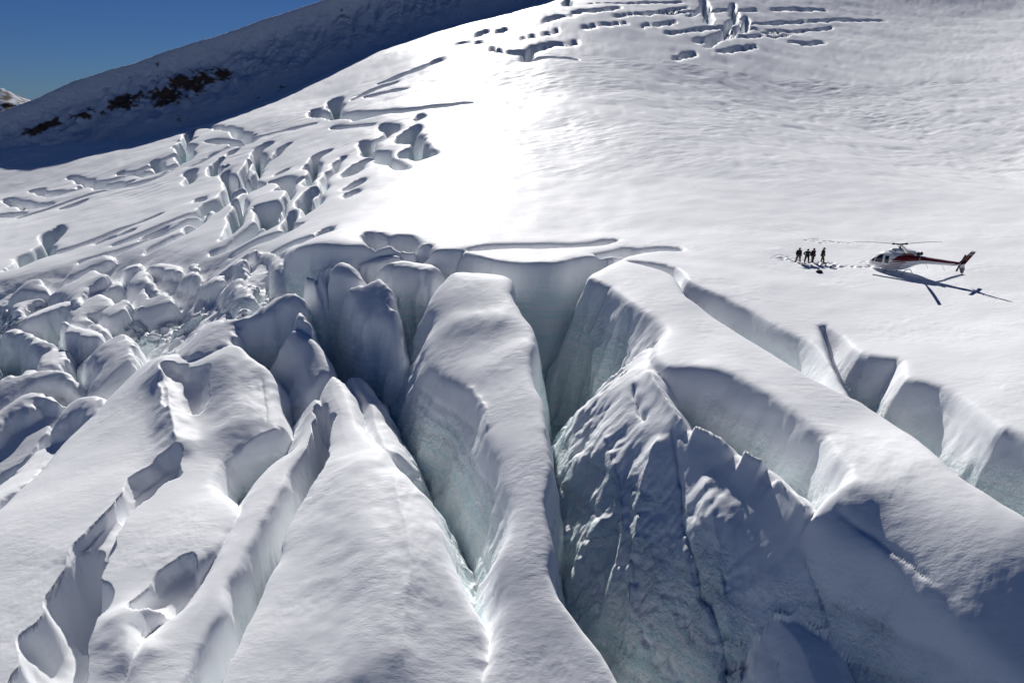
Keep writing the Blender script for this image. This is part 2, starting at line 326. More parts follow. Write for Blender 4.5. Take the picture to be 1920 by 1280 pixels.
# crevasse slots cut into the unbroken surface: line, width m, depth m
SLOTS = [
    ([(621, 276), (600, 288), (588, 300), (583, 325), (580, 345)], 2.6, 9), ([(580, 353), (577, 370), (583, 385), (576, 398)], 3.0, 9),
    ([(722, 232), (734, 243), (715, 258), (692, 268)], 3, 9), ([(672, 265), (692, 278), (715, 290), (755, 318)], 3.2, 9),
    ([(695, 295), (670, 305), (655, 327)], 3.4, 9), ([(672, 336), (655, 350)], 2, 6), ([(667, 354), (660, 364)], 1.6, 5),
    ([(777, 236), (766, 258), (762, 268)], 4.2, 10), ([(778, 262), (791, 280), (790, 298)], 4.6, 10), ([(764, 280), (765, 292)], 2.5, 7),
    ([(787, 213), (784, 222)], 2, 6), ([(584, 205), (625, 215), (660, 218), (722, 213)], 5, 9), ([(626, 181), (628, 215)], 4, 9),
    ([(690, 217), (780, 204), (880, 192)], 1.3, 4), ([(626, 237), (700, 232)], 1.0, 3),
    ([(508, 267), (490, 282), (483, 312)], 2.4, 8), ([(478, 322), (486, 318)], 1.5, 5), ([(420, 295), (402, 312), (402, 326)], 2.4, 7), ([(420, 322), (445, 345), (455, 325)], 3.2, 9),
    ([(460, 333), (480, 345), (462, 352)], 3, 7), ([(505, 335), (525, 332), (541, 338), (532, 352)], 2.5, 6), ([(537, 313), (524, 320)], 1.6, 5),
    ([(493, 380), (503, 400), (499, 420)], 3.6, 10), ([(488, 408), (460, 436), (430, 458)], 3.0, 9), ([(543, 397), (545, 420), (562, 417)], 2.2, 8),
    ([(545, 425), (520, 440), (470, 458), (440, 470)], 2.2, 9), ([(610, 425), (590, 442), (550, 452), (508, 468)], 3.0, 11),
    ([(445, 352), (420, 372), (410, 390)], 3, 8), ([(440, 372), (452, 388), (435, 420), (420, 445)], 3, 9), ([(410, 390), (380, 405), (350, 425)], 2.4, 6),
    ([(370, 372), (382, 376)], 2, 4), ([(355, 345), (358, 320)], 2, 5), ([(440, 280), (436, 290)], 1.8, 4),
    ([(350, 250), (380, 236), (428, 240), (470, 258)], 2.6, 7), ([(352, 248), (345, 275), (352, 300)], 5, 10), ([(390, 262), (440, 262), (465, 268), (470, 255)], 2.4, 7),
    ([(395, 225), (420, 216)], 2, 5), ([(330, 440), (310, 452), (275, 470)], 2.2, 7), ([(300, 432), (270, 447)], 1.6, 4), ([(385, 408), (325, 445)], 1.8, 6),
    ([(108, 424), (85, 455), (52, 484), (18, 500)], 5.5, 11), ([(252, 432), (226, 442)], 1.2, 3), ([(205, 448), (185, 452)], 1.6, 4),
    ([(130, 332), (200, 340), (262, 318), (335, 285)], 3.0, 6), ([(60, 356), (110, 360), (150, 352)], 3, 6), ([(10, 372), (60, 384), (100, 378)], 3, 7), ([(0, 400), (40, 398)], 3.5, 7),
    ([(150, 345), (215, 350), (250, 338)], 2.4, 5), ([(230, 322), (290, 322), (330, 305)], 2.4, 6), ([(190, 352), (225, 342)], 2, 5), ([(290, 300), (300, 318)], 2.5, 6), ([(120, 388), (150, 380)], 2, 5),
    ([(920, 93), (950, 98), (985, 97), (1020, 86), (1085, 76)], 2.2, 7), ([(1000, 88), (985, 112)], 3.5, 8), ([(985, 113), (1030, 108), (1080, 110)], 2.6, 7),
    ([(850, 83), (890, 80), (925, 78)], 1.4, 4), ([(980, 70), (1045, 57)], 1.2, 3), ([(1020, 42), (1045, 32), (1085, 30)], 4, 8), ([(1064, 0), (1066, 14)], 7, 12), ([(1075, 26), (1120, 22), (1165, 16)], 5, 8),
    ([(1170, 6), (1280, 4)], 2, 5), ([(1195, 28), (1290, 14)], 2, 5), ([(1320, 85), (1350, 66), (1395, 55), (1400, 30)], 6, 9), ([(1320, 0), (1325, 20), (1330, 45)], 5, 9), ([(1375, 5), (1380, 45)], 5, 9),
    ([(1100, 10), (1250, 3)], 1.6, 4), ([(1150, 32), (1300, 21), (1420, 16)], 1.6, 4), ([(1250, 62), (1340, 53), (1480, 56)], 1.6, 4), ([(1300, 76), (1400, 70), (1500, 63)], 1.6, 4), ([(1340, 96), (1420, 89)], 1.8, 3),
    ([(1420, 61), (1560, 51)], 1.5, 3), ([(1210, 48), (1270, 40)], 1.8, 4), ([(1090, 52), (1180, 44)], 1.4, 3), ([(1290, 30), (1330, 12)], 2.5, 5), ([(1360, 60), (1372, 40)], 3, 6),
    # long crack lines running down the left of the glacier
    ([(470, 300), (440, 340), (395, 385), (330, 425), (250, 462), (150, 492)], 1.5, 6), ([(560, 330), (530, 370), (515, 410), (470, 440), (400, 470)], 1.3, 6), ([(420, 360), (370, 395), (300, 425), (220, 458)], 1.2, 5),
    ([(540, 270), (500, 300), (470, 335), (455, 375)], 1.0, 5), ([(300, 400), (230, 430), (140, 462), (40, 492)], 0.8, 3), ([(640, 290), (610, 330), (600, 370)], 0.8, 3),
    ([(340, 300), (300, 330), (230, 352), (140, 372), (40, 402)], 1.3, 5), ([(480, 250), (420, 275), (360, 310)], 1.0, 4), ([(590, 230), (520, 245), (470, 258)], 1.0, 4),
    ([(1400, 42), (1500, 40), (1660, 38)], 2.0, 6), ([(1450, 18), (1545, 20)], 3, 6), ([(1478, 75), (1510, 80), (1545, 81)], 4, 5), ([(1262, 110), (1305, 100)], 3, 4), ([(895, 66), (912, 56)], 3, 6), ([(930, 58), (950, 52)], 3, 5),
    ([(660, 185), (700, 165), (745, 150)], 3, 6), ([(715, 152), (770, 135), (830, 112)], 3, 6), ([(690, 178), (760, 168)], 2.0, 5),
    # fractures near the plateau edge
    ([(880, 465), (1000, 459), (1150, 451)], 1.6, 12), ([(1120, 476), (1165, 470), (1192, 464)], 1.3, 12), ([(1182, 472), (1225, 464), (1277, 463)], 1.0, 6),
    ([(697, 436), (712, 448)], 1.6, 6), ([(728, 447), (748, 446), (765, 460)], 2.2, 8), ([(780, 462), (795, 466)], 2.0, 8), ([(640, 470), (700, 462), (740, 466)], 1.2, 8),
]
# wide trenches on the right: near lip and far lip
TRENCHES = [
    ([(1180, 488), (1249, 495), (1279, 511), (1289, 524), (1336, 548), (1403, 581), (1470, 618), (1510, 638), (1544, 668), (1571, 699), (1615, 742),
      (1551, 716), (1504, 693), (1437, 649), (1369, 606), (1319, 572), (1285, 549), (1268, 517), (1235, 502)], 7.5, 3.2, 0.2),
    ([(1541, 611), (1572, 627), (1612, 661), (1660, 672), (1690, 678), (1696, 708), (1764, 723), (1825, 762), (1870, 796), (1904, 807), (1990, 850), (2100, 930), (2100, 1080),
      (1920, 962), (1842, 914), (1786, 875), (1730, 819), (1674, 779), (1612, 740), (1561, 678)], 8.0, 3.0, 0.2),
]

# ----------------------------------------------------------------- sample the terrain
def axis(parts):
    out = [np.array([parts[0][0]])]
    for a, b, n in parts:
        out.append(np.linspace(a, b, n + 1)[1:])
    return np.concatenate(out)

ROWS = axis([(12, 25, 40), (25, 95, 600), (95, 135, 220), (135, 220, 290), (220, 440, 90)])
COLS = axis([(-1.7, -1.02, 36), (-1.02, 0.98, 1030), (0.98, 1.7, 36)])
NY, NX = len(ROWS), len(COLS)
gy, gu = np.meshgrid(ROWS, COLS, indexing='ij')
GX = (gu * (gy + 2)).ravel().astype(np.float32)
GY = gy.ravel().astype(np.float32)
B0 = base(GX, GY).astype(np.float32)

wA = 0.75
WXn = wA * fbm2(GX / 6.0, GY / 6.0, 4, 1, 0.36)
WYn = wA * fbm2(GX / 6.0, GY / 6.0, 4, 2, 0.36)
ROUGH = fbm2(GX / 3.5, GY / 3.5, 4, 3)
ROUGH2 = fbm2(GX / 9.0, GY / 9.0, 3, 8)

# gentle undulation of the snow, wind ripples and sun cups
far = sstep(85, 170, GY)
und = 0.32 * fbm2(GX / 14.0, GY / 14.0, 3, 11) + far * 1.0 * fbm2(GX / 38.0, GY / 38.0, 3, 12)
ca, sa = math.cos(0.5), math.sin(0.5)
rx = GX * ca + GY * sa; ry = -GX * sa + GY * ca
patch = np.clip(0.55 + 1.6 * fbm2(GX / 30.0, GY / 30.0, 2, 14), 0.05, 1.5)
und = und + (0.012 + 0.13 * far * patch) * fbm2(rx / 5.0, ry / 1.8, 3, 13)
cups = np.maximum(0, perlin2(GX / 3.2, GY / 5.5, 15)) ** 1.5
und = und - 0.5 * cups * sstep(20, 60, GX) * sstep(95, 130, GY) - 0.25 * cups * far
crust = sstep(-0.1, 0.35, fbm2(GX / 7.0, GY / 7.0, 2, 17)) * sstep(110, 80, GY)
und = und + crust * (0.032 * fbm2(GX / 1.1, GY / 1.1, 4, 18, 0.6)) 
TOP = (B0 + und).astype(np.float32)

icefall = sstep(-24, -32, GX) * sstep(66, 74, GY)
# tumbled ice blocks: a jittered cell pattern, each cell its own height and tilt, with gaps between
def cell_blocks(x, y, size, seed, gap=0.45):
    cx = np.floor(x / size).astype(np.int32); cy = np.floor(y / size).astype(np.int32)
    f1 = np.full(x.shape, 1e9, np.float32); f2 = f1.copy(); hh = np.zeros_like(f1)
    for a in (-1, 0, 1):
        for b_ in (-1, 0, 1):
            ix, iy = cx + a, cy + b_
            h0 = _PERM[(_PERM[(ix + seed) & 511] + iy) & 511]
            r1, r2 = (h0 & 31) / 31.0, (h0 >> 4) / 31.0
            h1 = _PERM[(h0 + 77) & 511]; r3, r4, r5 = (h1 & 15) / 15.0, ((h1 >> 3) & 15) / 15.0, (h1 >> 5) / 15.0
            sx, sy = (ix + 0.15 + 0.7 * r1) * size, (iy + 0.15 + 0.7 * r2) * size
            dx, dy = x - sx, y - sy
            d = np.sqrt(dx * dx + dy * dy)
            hv = size * (0.85 * r3 + 0.55 * (r4 - 0.5) * dx / size + 0.55 * (r5 - 0.4) * dy / size)
            nearer = d < f1
            f2 = np.where(nearer, f1, np.minimum(f2, d)); hh = np.where(nearer, hv, hh); f1 = np.where(nearer, d, f1)
    return hh - 0.75 * size * np.exp(-(f2 - f1) / gap)
wxr = GX + 0.9 * perlin2(GX / 2.3, GY / 2.3, 83) + 0.3 * perlin2(GX / 0.8, GY / 0.8, 84); wyr = GY + 0.9 * perlin2(GX / 2.3, GY / 2.3, 85) + 0.3 * perlin2(GX / 0.8, GY / 0.8, 86)
rub = cell_blocks(wxr, wyr, 4.6, 11) + 0.35 * cell_blocks(wxr + 31, wyr, 1.9, 23, 0.25)
Z = TOP - 17.0 + 6.0 * sstep(4, -4, GX) + 2.0 * ROUGH2 + 0.8 * ROUGH + icefall * (5.4 + rub)
OWNER = np.where(icefall > 0.5, 200, 0).astype(np.int16)
DEEP = np.full(GX.shape, 20.0, dtype=np.float32)

def softplus(v):
    return np.where(v > 20, v, np.log1p(np.exp(np.minimum(v, 20))))

def apply_block(idx, P, dz, S, r, dome, dw, tilt, warp, reach, quad=0.0, facets=()):
    global Z, OWNER, DEEP
    lo = P.min(0) - reach; hi = P.max(0) + reach
    m = np.nonzero((GX > lo[0]) & (GX < hi[0]) & (GY > lo[1]) & (GY < hi[1]))[0]
    if len(m) == 0:
        return
    x = GX[m] + warp * WXn[m]; y = GY[m] + warp * WYn[m]
    if facets:
        x = x + 0.5 * perlin2(GX[m] / 1.7, GY[m] / 1.7, 121) + 0.22 * perlin2(GX[m] / 0.7, GY[m] / 0.7, 122); y = y + 0.5 * perlin2(GX[m] / 1.7, GY[m] / 1.7, 123) + 0.22 * perlin2(GX[m] / 0.7, GY[m] / 0.7, 124)
    d, ox, oy, ins, _ = seg_dist(x, y, P)
    sgn = np.where(ins, -1.0, 1.0).astype(np.float32)
    nx = ox / (d + 1e-6) * sgn; ny = oy / (d + 1e-6) * sgn
    sd = d * sgn
    Sd = S[0] * np.minimum(nx, 0) ** 2 + S[1] * np.maximum(nx, 0) ** 2 + S[2] * np.minimum(ny, 0) ** 2 + S[3] * np.maximum(ny, 0) ** 2
    Sd = Sd * (1 + 0.35 * ROUGH[m])
    pos = np.maximum(sd, 0)
    drop = Sd * r * softplus(sd / r - 1.2) + dome * np.exp(-np.maximum(-sd, 0) / dw) + quad * pos * pos
    c = P.mean(0); rad = 0.5 * float(np.sqrt(((P - c) ** 2).sum(1)).mean() * 2)
    for th, rho, kf in facets:
        q_ = (GX[m] - c[0]) * math.cos(th) + (GY[m] - c[1]) * math.sin(th) - rho * rad
        drop = drop + kf * 0.12 * softplus(q_ / 0.12)
    z = TOP[m] + dz + tilt[0] * (GX[m] - c[0]) + tilt[1] * (GY[m] - c[1]) - drop
    k = z > Z[m]
    mm = m[k]
    Z[mm] = z[k]; OWNER[mm] = idx; DEEP[mm] = drop[k]

# the unbroken plateau and snowfield is owner 1
PL = np.concatenate([smooth_poly(trace(PLATEAU), 2, closed=False), np.array(PLATEAU_FAR)])
m_near = GY < 150
d, ox, oy, ins, _ = seg_dist(np.where(m_near, GX + WXn, GX), np.where(m_near, GY + WYn, GY), PL)
sgn = np.where(ins, -1.0, 1.0).astype(np.float32)
nx = ox / (d + 1e-6) * sgn; ny = oy / (d + 1e-6) * sgn; sd = d * sgn
SL = np.where(GX > 8, 1.5 + 1.5 * sstep(58, 52, GY) - 0.8 * sstep(38, 34, GY), 3.0); SF = np.where(GX > 11, 1.7 + 1.5 * sstep(58, 52, GY) - 0.9 * sstep(38, 34, GY), 5.0)
Sd = (SL * np.minimum(nx, 0) ** 2 + 4 * np.maximum(nx, 0) ** 2 + SF * np.minimum(ny, 0) ** 2 + 4 * np.maximum(ny, 0) ** 2) * (1 + 0.3 * ROUGH)
Sd = Sd * (1 - 0.94 * sstep(-26, -36, GX))
drop = Sd * 0.15 * softplus(sd / 0.15 - 1.0) + 0.2 * np.exp(-np.maximum(-sd, 0) / 0.9)
z = TOP - drop
k = z > Z
Z[k] = z[k]; OWNER[k] = 1; DEEP[k] = drop[k]

rb = random.Random(5)
for i, b in enumerate(BLOCKS):
    if i >= 8:
        b['dz'] += rb.uniform(-0.6, 0.9); b['tilt'] = (rb.uniform(-0.22, 0.22), rb.uniform(-0.18, 0.25)); b['warp'] = 0.9; b['S'] = tuple(q * 1.35 for q in b['S']); b['r'] *= 0.4; b['dome'] *= 0.6
        b['facets'] = [(rb.uniform(0, 2 * math.pi), rb.uniform(0.4, 0.95), rb.uniform(0.3, 0.9)) for _ in range(3)]
    PP = trace(b['pts'], b['dz'])
    if i >= 8:
        PP = PP.mean(0) + (PP - PP.mean(0)) * 1.10
    apply_block(i + 2, smooth_poly(PP, 3), b['dz'], b['S'], b['r'], b['dome'], b['dw'], b['tilt'], b['warp'], 16.0 if i < 6 else 9.0, b['quad'], b.get('facets', ()))

# slots
for pts, w, dep in SLOTS:
    P = smooth_poly(trace(pts), 3, closed=False)
    lo = P.min(0) - w * 2 - 2; hi = P.max(0) + w * 2 + 2
    m = np.nonzero((GX > lo[0]) & (GX < hi[0]) & (GY > lo[1]) & (GY < hi[1]) & (OWNER == 1))[0]
    if len(m) == 0:
        continue
    dd, ox, oy, _, t = seg_dist(GX[m] + 0.9 * WXn[m] + 1.6 * perlin2(GX[m] / 7.0, GY[m] / 7.0, 91), GY[m] + 0.9 * WYn[m] + 1.6 * perlin2(GX[m] / 7.0, GY[m] / 7.0, 92), P, closed=False)
    ww = 0.30 * w * (1 - 0.35 * sstep(190, 240, GY[m])) * (0.15 + 1.1 * np.sqrt(np.clip(4 * t * (1 - t), 0, 1))) * np.clip(1 + 0.9 * perlin2(GX[m] / 6.0, GY[m] / 6.0, 93), 0.25, 1.8)
    edge = np.maximum(0.42 * ww, 0.009 * GY[m])
    cut = np.minimum(1.6 * dep, np.clip(1200.0 / GY[m], 5.0, 9.0) * 0.2 * softplus((ww + 0.2 * edge - dd) / 0.2)) + 0.3 * np.exp(-np.maximum(dd - ww, 0) / 0.8)
    lim = TOP[m] - Z[m]
    Z[m] = Z[m] - cut
    DEEP[m] = np.maximum(DEEP[m], cut)
for pts, dep, slope, rr in TRENCHES:
    P = smooth_poly(trace(pts), 3)
    lo = P.min(0) - 4; hi = P.max(0) + 4
    m = np.nonzero((GX > lo[0]) & (GX < hi[0]) & (GY > lo[1]) & (GY < hi[1]))[0]
    dd, ox, oy, ins, _ = seg_dist(GX[m] + 0.35 * WXn[m], GY[m] + 0.35 * WYn[m], P)
    sd = np.where(ins, dd, -dd)
    cut = np.minimum(slope * (1 + 0.12 * ROUGH[m]) * rr * softplus(sd / rr), dep)
    cut = cut - sstep(0.8, 2.5, cut) * (0.55 * np.abs(perlin2(GY[m] / 1.8, GX[m] / 7.0, 111)) + 0.35 * np.abs(perlin2(GY[m] / 0.7 + GX[m] / 1.2, GX[m] / 2.0, 112)))
    Z[m] = Z[m] - cut
    DEEP[m] = np.maximum(DEEP[m], cut)

# hand-shaped hollows and swells: line, width m, height m
STROKES = [
    ([(322, 688), (350, 735), (366, 772)], 1.2, -1.2), ([(300, 690), (318, 740), (326, 800), (334, 845)], 1.6, 0.8), ([(410, 690), (440, 740), (450, 790)], 2.6, 0.7),
    ([(330, 858), (290, 893), (245, 938)], 1.15, -2.0), ([(255, 938), (190, 1000), (160, 1060), (140, 1110)], 0.9, -1.4), ([(165, 1040), (140, 1110), (110, 1200), (80, 1300), (60, 1400)], 1.5, -4.5),
    ([(222, 1175), (240, 1225)], 1.6, 0.7), ([(352, 1050), (322, 1092), (255, 1142)], 0.85, -1.2),
    ([(606, 790), (592, 860), (556, 915), (532, 960), (514, 1000), (488, 1050), (455, 1110), (425, 1180), (398, 1260), (372, 1340)], 0.75, -7.0), ([(603, 762), (608, 815)], 0.45, -3.5),
    ([(1530, 925), (1585, 930)], 1.3, 0.5), ([(850, 610), (930, 600)], 1.6, 0.3), ([(900, 690), (970, 660)], 1.8, 0.25),
    ([(660, 900), (690, 1050), (700, 1250)], 3.0, 0.9), ([(1330, 700), (1480, 800), (1620, 930)], 2.2, 0.35), ([(1700, 900), (1850, 1050)], 4.0, 0.6),
]
for pts, w, amp in STROKES:
    P = smooth_poly(trace(pts), 3, closed=False)
    lo = P.min(0) - w * 3; hi = P.max(0) + w * 3
    m = np.nonzero((GX > lo[0]) & (GX < hi[0]) & (GY > lo[1]) & (GY < hi[1]))[0]
    dd, _, _, _, ts = seg_dist(GX[m] + 0.9 * WXn[m] + 0.3 * perlin2(GX[m] / 1.4, GY[m] / 1.4, 131), GY[m] + 0.9 * WYn[m] + 0.3 * perlin2(GX[m] / 1.4, GY[m] / 1.4, 132), P, closed=False)
    if amp < 0 and w > 0.8:
        dd = dd / np.clip(0.45 + 0.75 * np.sin(np.pi * np.clip(ts, 0, 1)) + 0.5 * perlin2(GX[m] / 2.5, GY[m] / 2.5, 133), 0.3, 1.5)
    Z[m] = Z[m] + (amp * np.exp(-(dd / w) ** 2) if amp > 0 else amp * np.sqrt(np.clip(1 - (dd / (1.45 * w)) ** 2, 0, 1)) * np.clip(1.6 - dd / (1.45 * w), 0, 1))

# thin cracks and sharp-edged folds: line, width m, height m (cusped)
FOLDS = [
    ([(490, 705), (497, 750), (500, 790)], 0.09, -0.16),
    ([(735, 880), (760, 985), (768, 1050), (762, 1140), (757, 1400)], 1.8, 0.5), ([(1092, 620), (1180, 570)], 0.3, 0.4), ([(1155, 600), (1165, 585)], 0.15, -0.6),
    ([(1265, 790), (1285, 870), (1300, 930), (1330, 1000), (1375, 1080), (1390, 1160)], 0.13, -0.7), ([(1190, 700), (1200, 740), (1212, 760)], 0.15, -0.6), ([(1130, 760), (1170, 860), (1150, 980)], 0.9, 0.9),
    ([(1240, 790), (1205, 860), (1190, 960), (1180, 1100)], 0.8, 1.0), ([(1380, 1095), (1400, 1108), (1440, 1105)], 0.3, -1.6), ([(1320, 860), (1350, 960), (1380, 1060)], 0.9, 0.8),
    ([(1560, 960), (1640, 1010), (1760, 1110)], 0.2, -0.25), ([(1640, 1140), (1700, 1105), (1760, 1150), (1850, 1230)], 0.6, 0.5),
    ([(870, 720), (905, 760), (915, 800)], 0.3, 0.3), ([(1420, 760), (1500, 830), (1570, 890)], 0.12, -0.3),
    ([(1212, 682), (1250, 750), (1290, 792)], 0.5, 0.8), ([(1300, 800), (1330, 812), (1375, 845)], 0.45, 0.9), ([(1390, 852), (1430, 872)], 0.45, 1.0), ([(1445, 890), (1480, 925), (1512, 960)], 0.4, 0.8),
    ([(470, 835), (430, 868), (410, 905)], 0.5, -0.5), ([(527, 795), (480, 815), (420, 858)], 0.35, 0.35), ([(300, 695), (318, 740), (326, 800), (334, 848)], 0.5, 0.45), ([(330, 855), (260, 905), (190, 985), (120, 1060)], 0.6, 0.5),
]
for pts, w, amp in FOLDS:
    P = smooth_poly(trace(pts), 4, closed=False)
    lo = P.min(0) - w * 6; hi = P.max(0) + w * 6
    m = np.nonzero((GX > lo[0]) & (GX < hi[0]) & (GY > lo[1]) & (GY < hi[1]))[0]
    dd, _, _, _, tt_ = seg_dist(GX[m] + 0.4 * WXn[m] + 0.15 * perlin2(GX[m] / 0.8, GY[m] / 0.8, 95), GY[m] + 0.4 * WYn[m], P, closed=False)
    Z[m] = Z[m] + amp * np.exp(-dd / w) * np.clip(6 * np.minimum(tt_, 1 - tt_) + 0.1, 0, 1)

# ribs running down the faces of the icy rib and the ice walls
cu_, cv_ = 0.37 * GX - 0.93 * GY, 0.93 * GX + 0.37 * GY
ridge_f = 1.3 * np.abs(perlin2(cu_ / 3.2, cv_ / 12.0, 101)) + 0.6 * np.abs(perlin2(cu_ / 1.3, cv_ / 4.0, 102)) + 0.3 * np.abs(perlin2(cu_ / 0.6, cv_ / 1.6, 103))
rib_i = 2 + [b['name'] for b in BLOCKS].index('ice_rib')
Z = Z + np.where(OWNER == rib_i, 1.0, 0.0) * sstep(0.3, 3, DEEP) * ridge_f * 0.75
Z = Z + np.where((OWNER == 1) & (GX > 7) & (GY < 76), 1.0, 0.0) * sstep(1.0, 4, DEEP) * (ridge_f - 0.3) * 0.5
Z = Z + np.where(OWNER == 2, 1.0, 0.0) * sstep(1.0, 4, DEEP) * (0.5 * np.abs(perlin2(GY / 1.6, GX / 9.0, 104)) + 0.25 * np.abs(perlin2(GY / 0.7, GX / 5.0, 105)))

# trampled snow where people have walked
TRACKS = [([(1468, 484), (1495, 487), (1530, 489), (1552, 493)], 1.1), ([(1512, 503), (1535, 502), (1570, 500), (1610, 500), (1640, 499)], 0.45), ([(1545, 494), (1560, 499)], 0.9),
          ([(1528, 449), (1550, 451), (1568, 453)], 0.35), ([(1511, 452), (1545, 456)], 0.3), ([(1576, 454), (1596, 455)], 0.3), ([(1622, 492), (1634, 499), (1648, 501)], 0.5)]
for pts, w in TRACKS:
    P = smooth_poly(trace(pts), 4, closed=False)
    lo = P.min(0) - 3; hi = P.max(0) + 3
    m = np.nonzero((GX > lo[0]) & (GX < hi[0]) & (GY > lo[1]) & (GY < hi[1]))[0]
    dd = seg_dist(GX[m], GY[m], P, closed=False)[0]
    Z[m] = Z[m] + np.exp(-(dd / w) ** 2) * (0.28 * perlin2(GX[m] / 0.45, GY[m] / 0.5, 21) - 0.07)

Z2 = Z.reshape(NY, NX)
X2 = GX.reshape(NY, NX); Y2 = GY.reshape(NY, NX)
dzx = np.gradient(Z2, axis=1) / np.gradient(X2, axis=1)
dzy_raw = np.gradient(Z2, axis=0) / np.gradient(Y2, axis=0)
dxy = np.gradient(X2, axis=0) / np.gradient(Y2, axis=0)
dzy = dzy_raw - dzx * dxy
slope = np.sqrt(dzx ** 2 + dzy ** 2).ravel()
hx = (-dzx.ravel()) / (slope + 1e-6); hy = (-dzy.ravel()) / (slope + 1e-6)
wall = sstep(0.9, 2.2, slope)
RGH = np.concatenate([[1.0, 0.35], [b['rough'] for b in BLOCKS], np.full(300, 0.6)])
# rough ice on the walls: push the surface in and out along its horizontal normal
sel = np.nonzero((wall > 0.02) & (GY < 200))[0]
px_, py_, pz_ = GX[sel], GY[sel], Z[sel]
n3 = perlin3(px_ / 2.6, py_ / 2.6, pz_ / 4.5, 1) + 0.5 * perlin3(px_ / 1.1, py_ / 1.1, pz_ / 1.6, 2) + 0.28 * perlin3(px_ / 0.5, py_ / 0.5, pz_ / 0.55, 3)
lay = perlin3(px_ / 9, py_ / 9, pz_ / 0.9, 4) - 1.8 * np.exp(-np.abs(perlin3(px_ / 14, py_ / 14, pz_ / 2.6, 9)) / 0.035)
flu = 0.55 - 1.6 * np.abs(perlin3(px_ / 2.2, py_ / 2.2, pz_ / 11.0, 6))
amp = wall[sel] * RGH[OWNER[sel]] * np.clip(DEEP[sel] / 3.0, 0.15, 1.0) * (0.4 * n3 + 0.22 * lay + 0.35 * flu)
amp = np.clip(amp, -0.9, 0.9) * sstep(115, 95, GY[sel])
VX, VY, VZ = GX.copy(), GY.copy(), Z.copy()
VX[sel] += hx[sel] * amp; VY[sel] += hy[sel] * amp
ICE = sstep(1.2, 5.0, DEEP + 1.5 * ROUGH) * sstep(0.8, 2.0, slope)

# ----------------------------------------------------------------- materials
def nodes(name):
    m = bpy.data.materials.new(name); m.use_nodes = True
    return m, m.node_tree, m.node_tree.nodes['Principled BSDF']

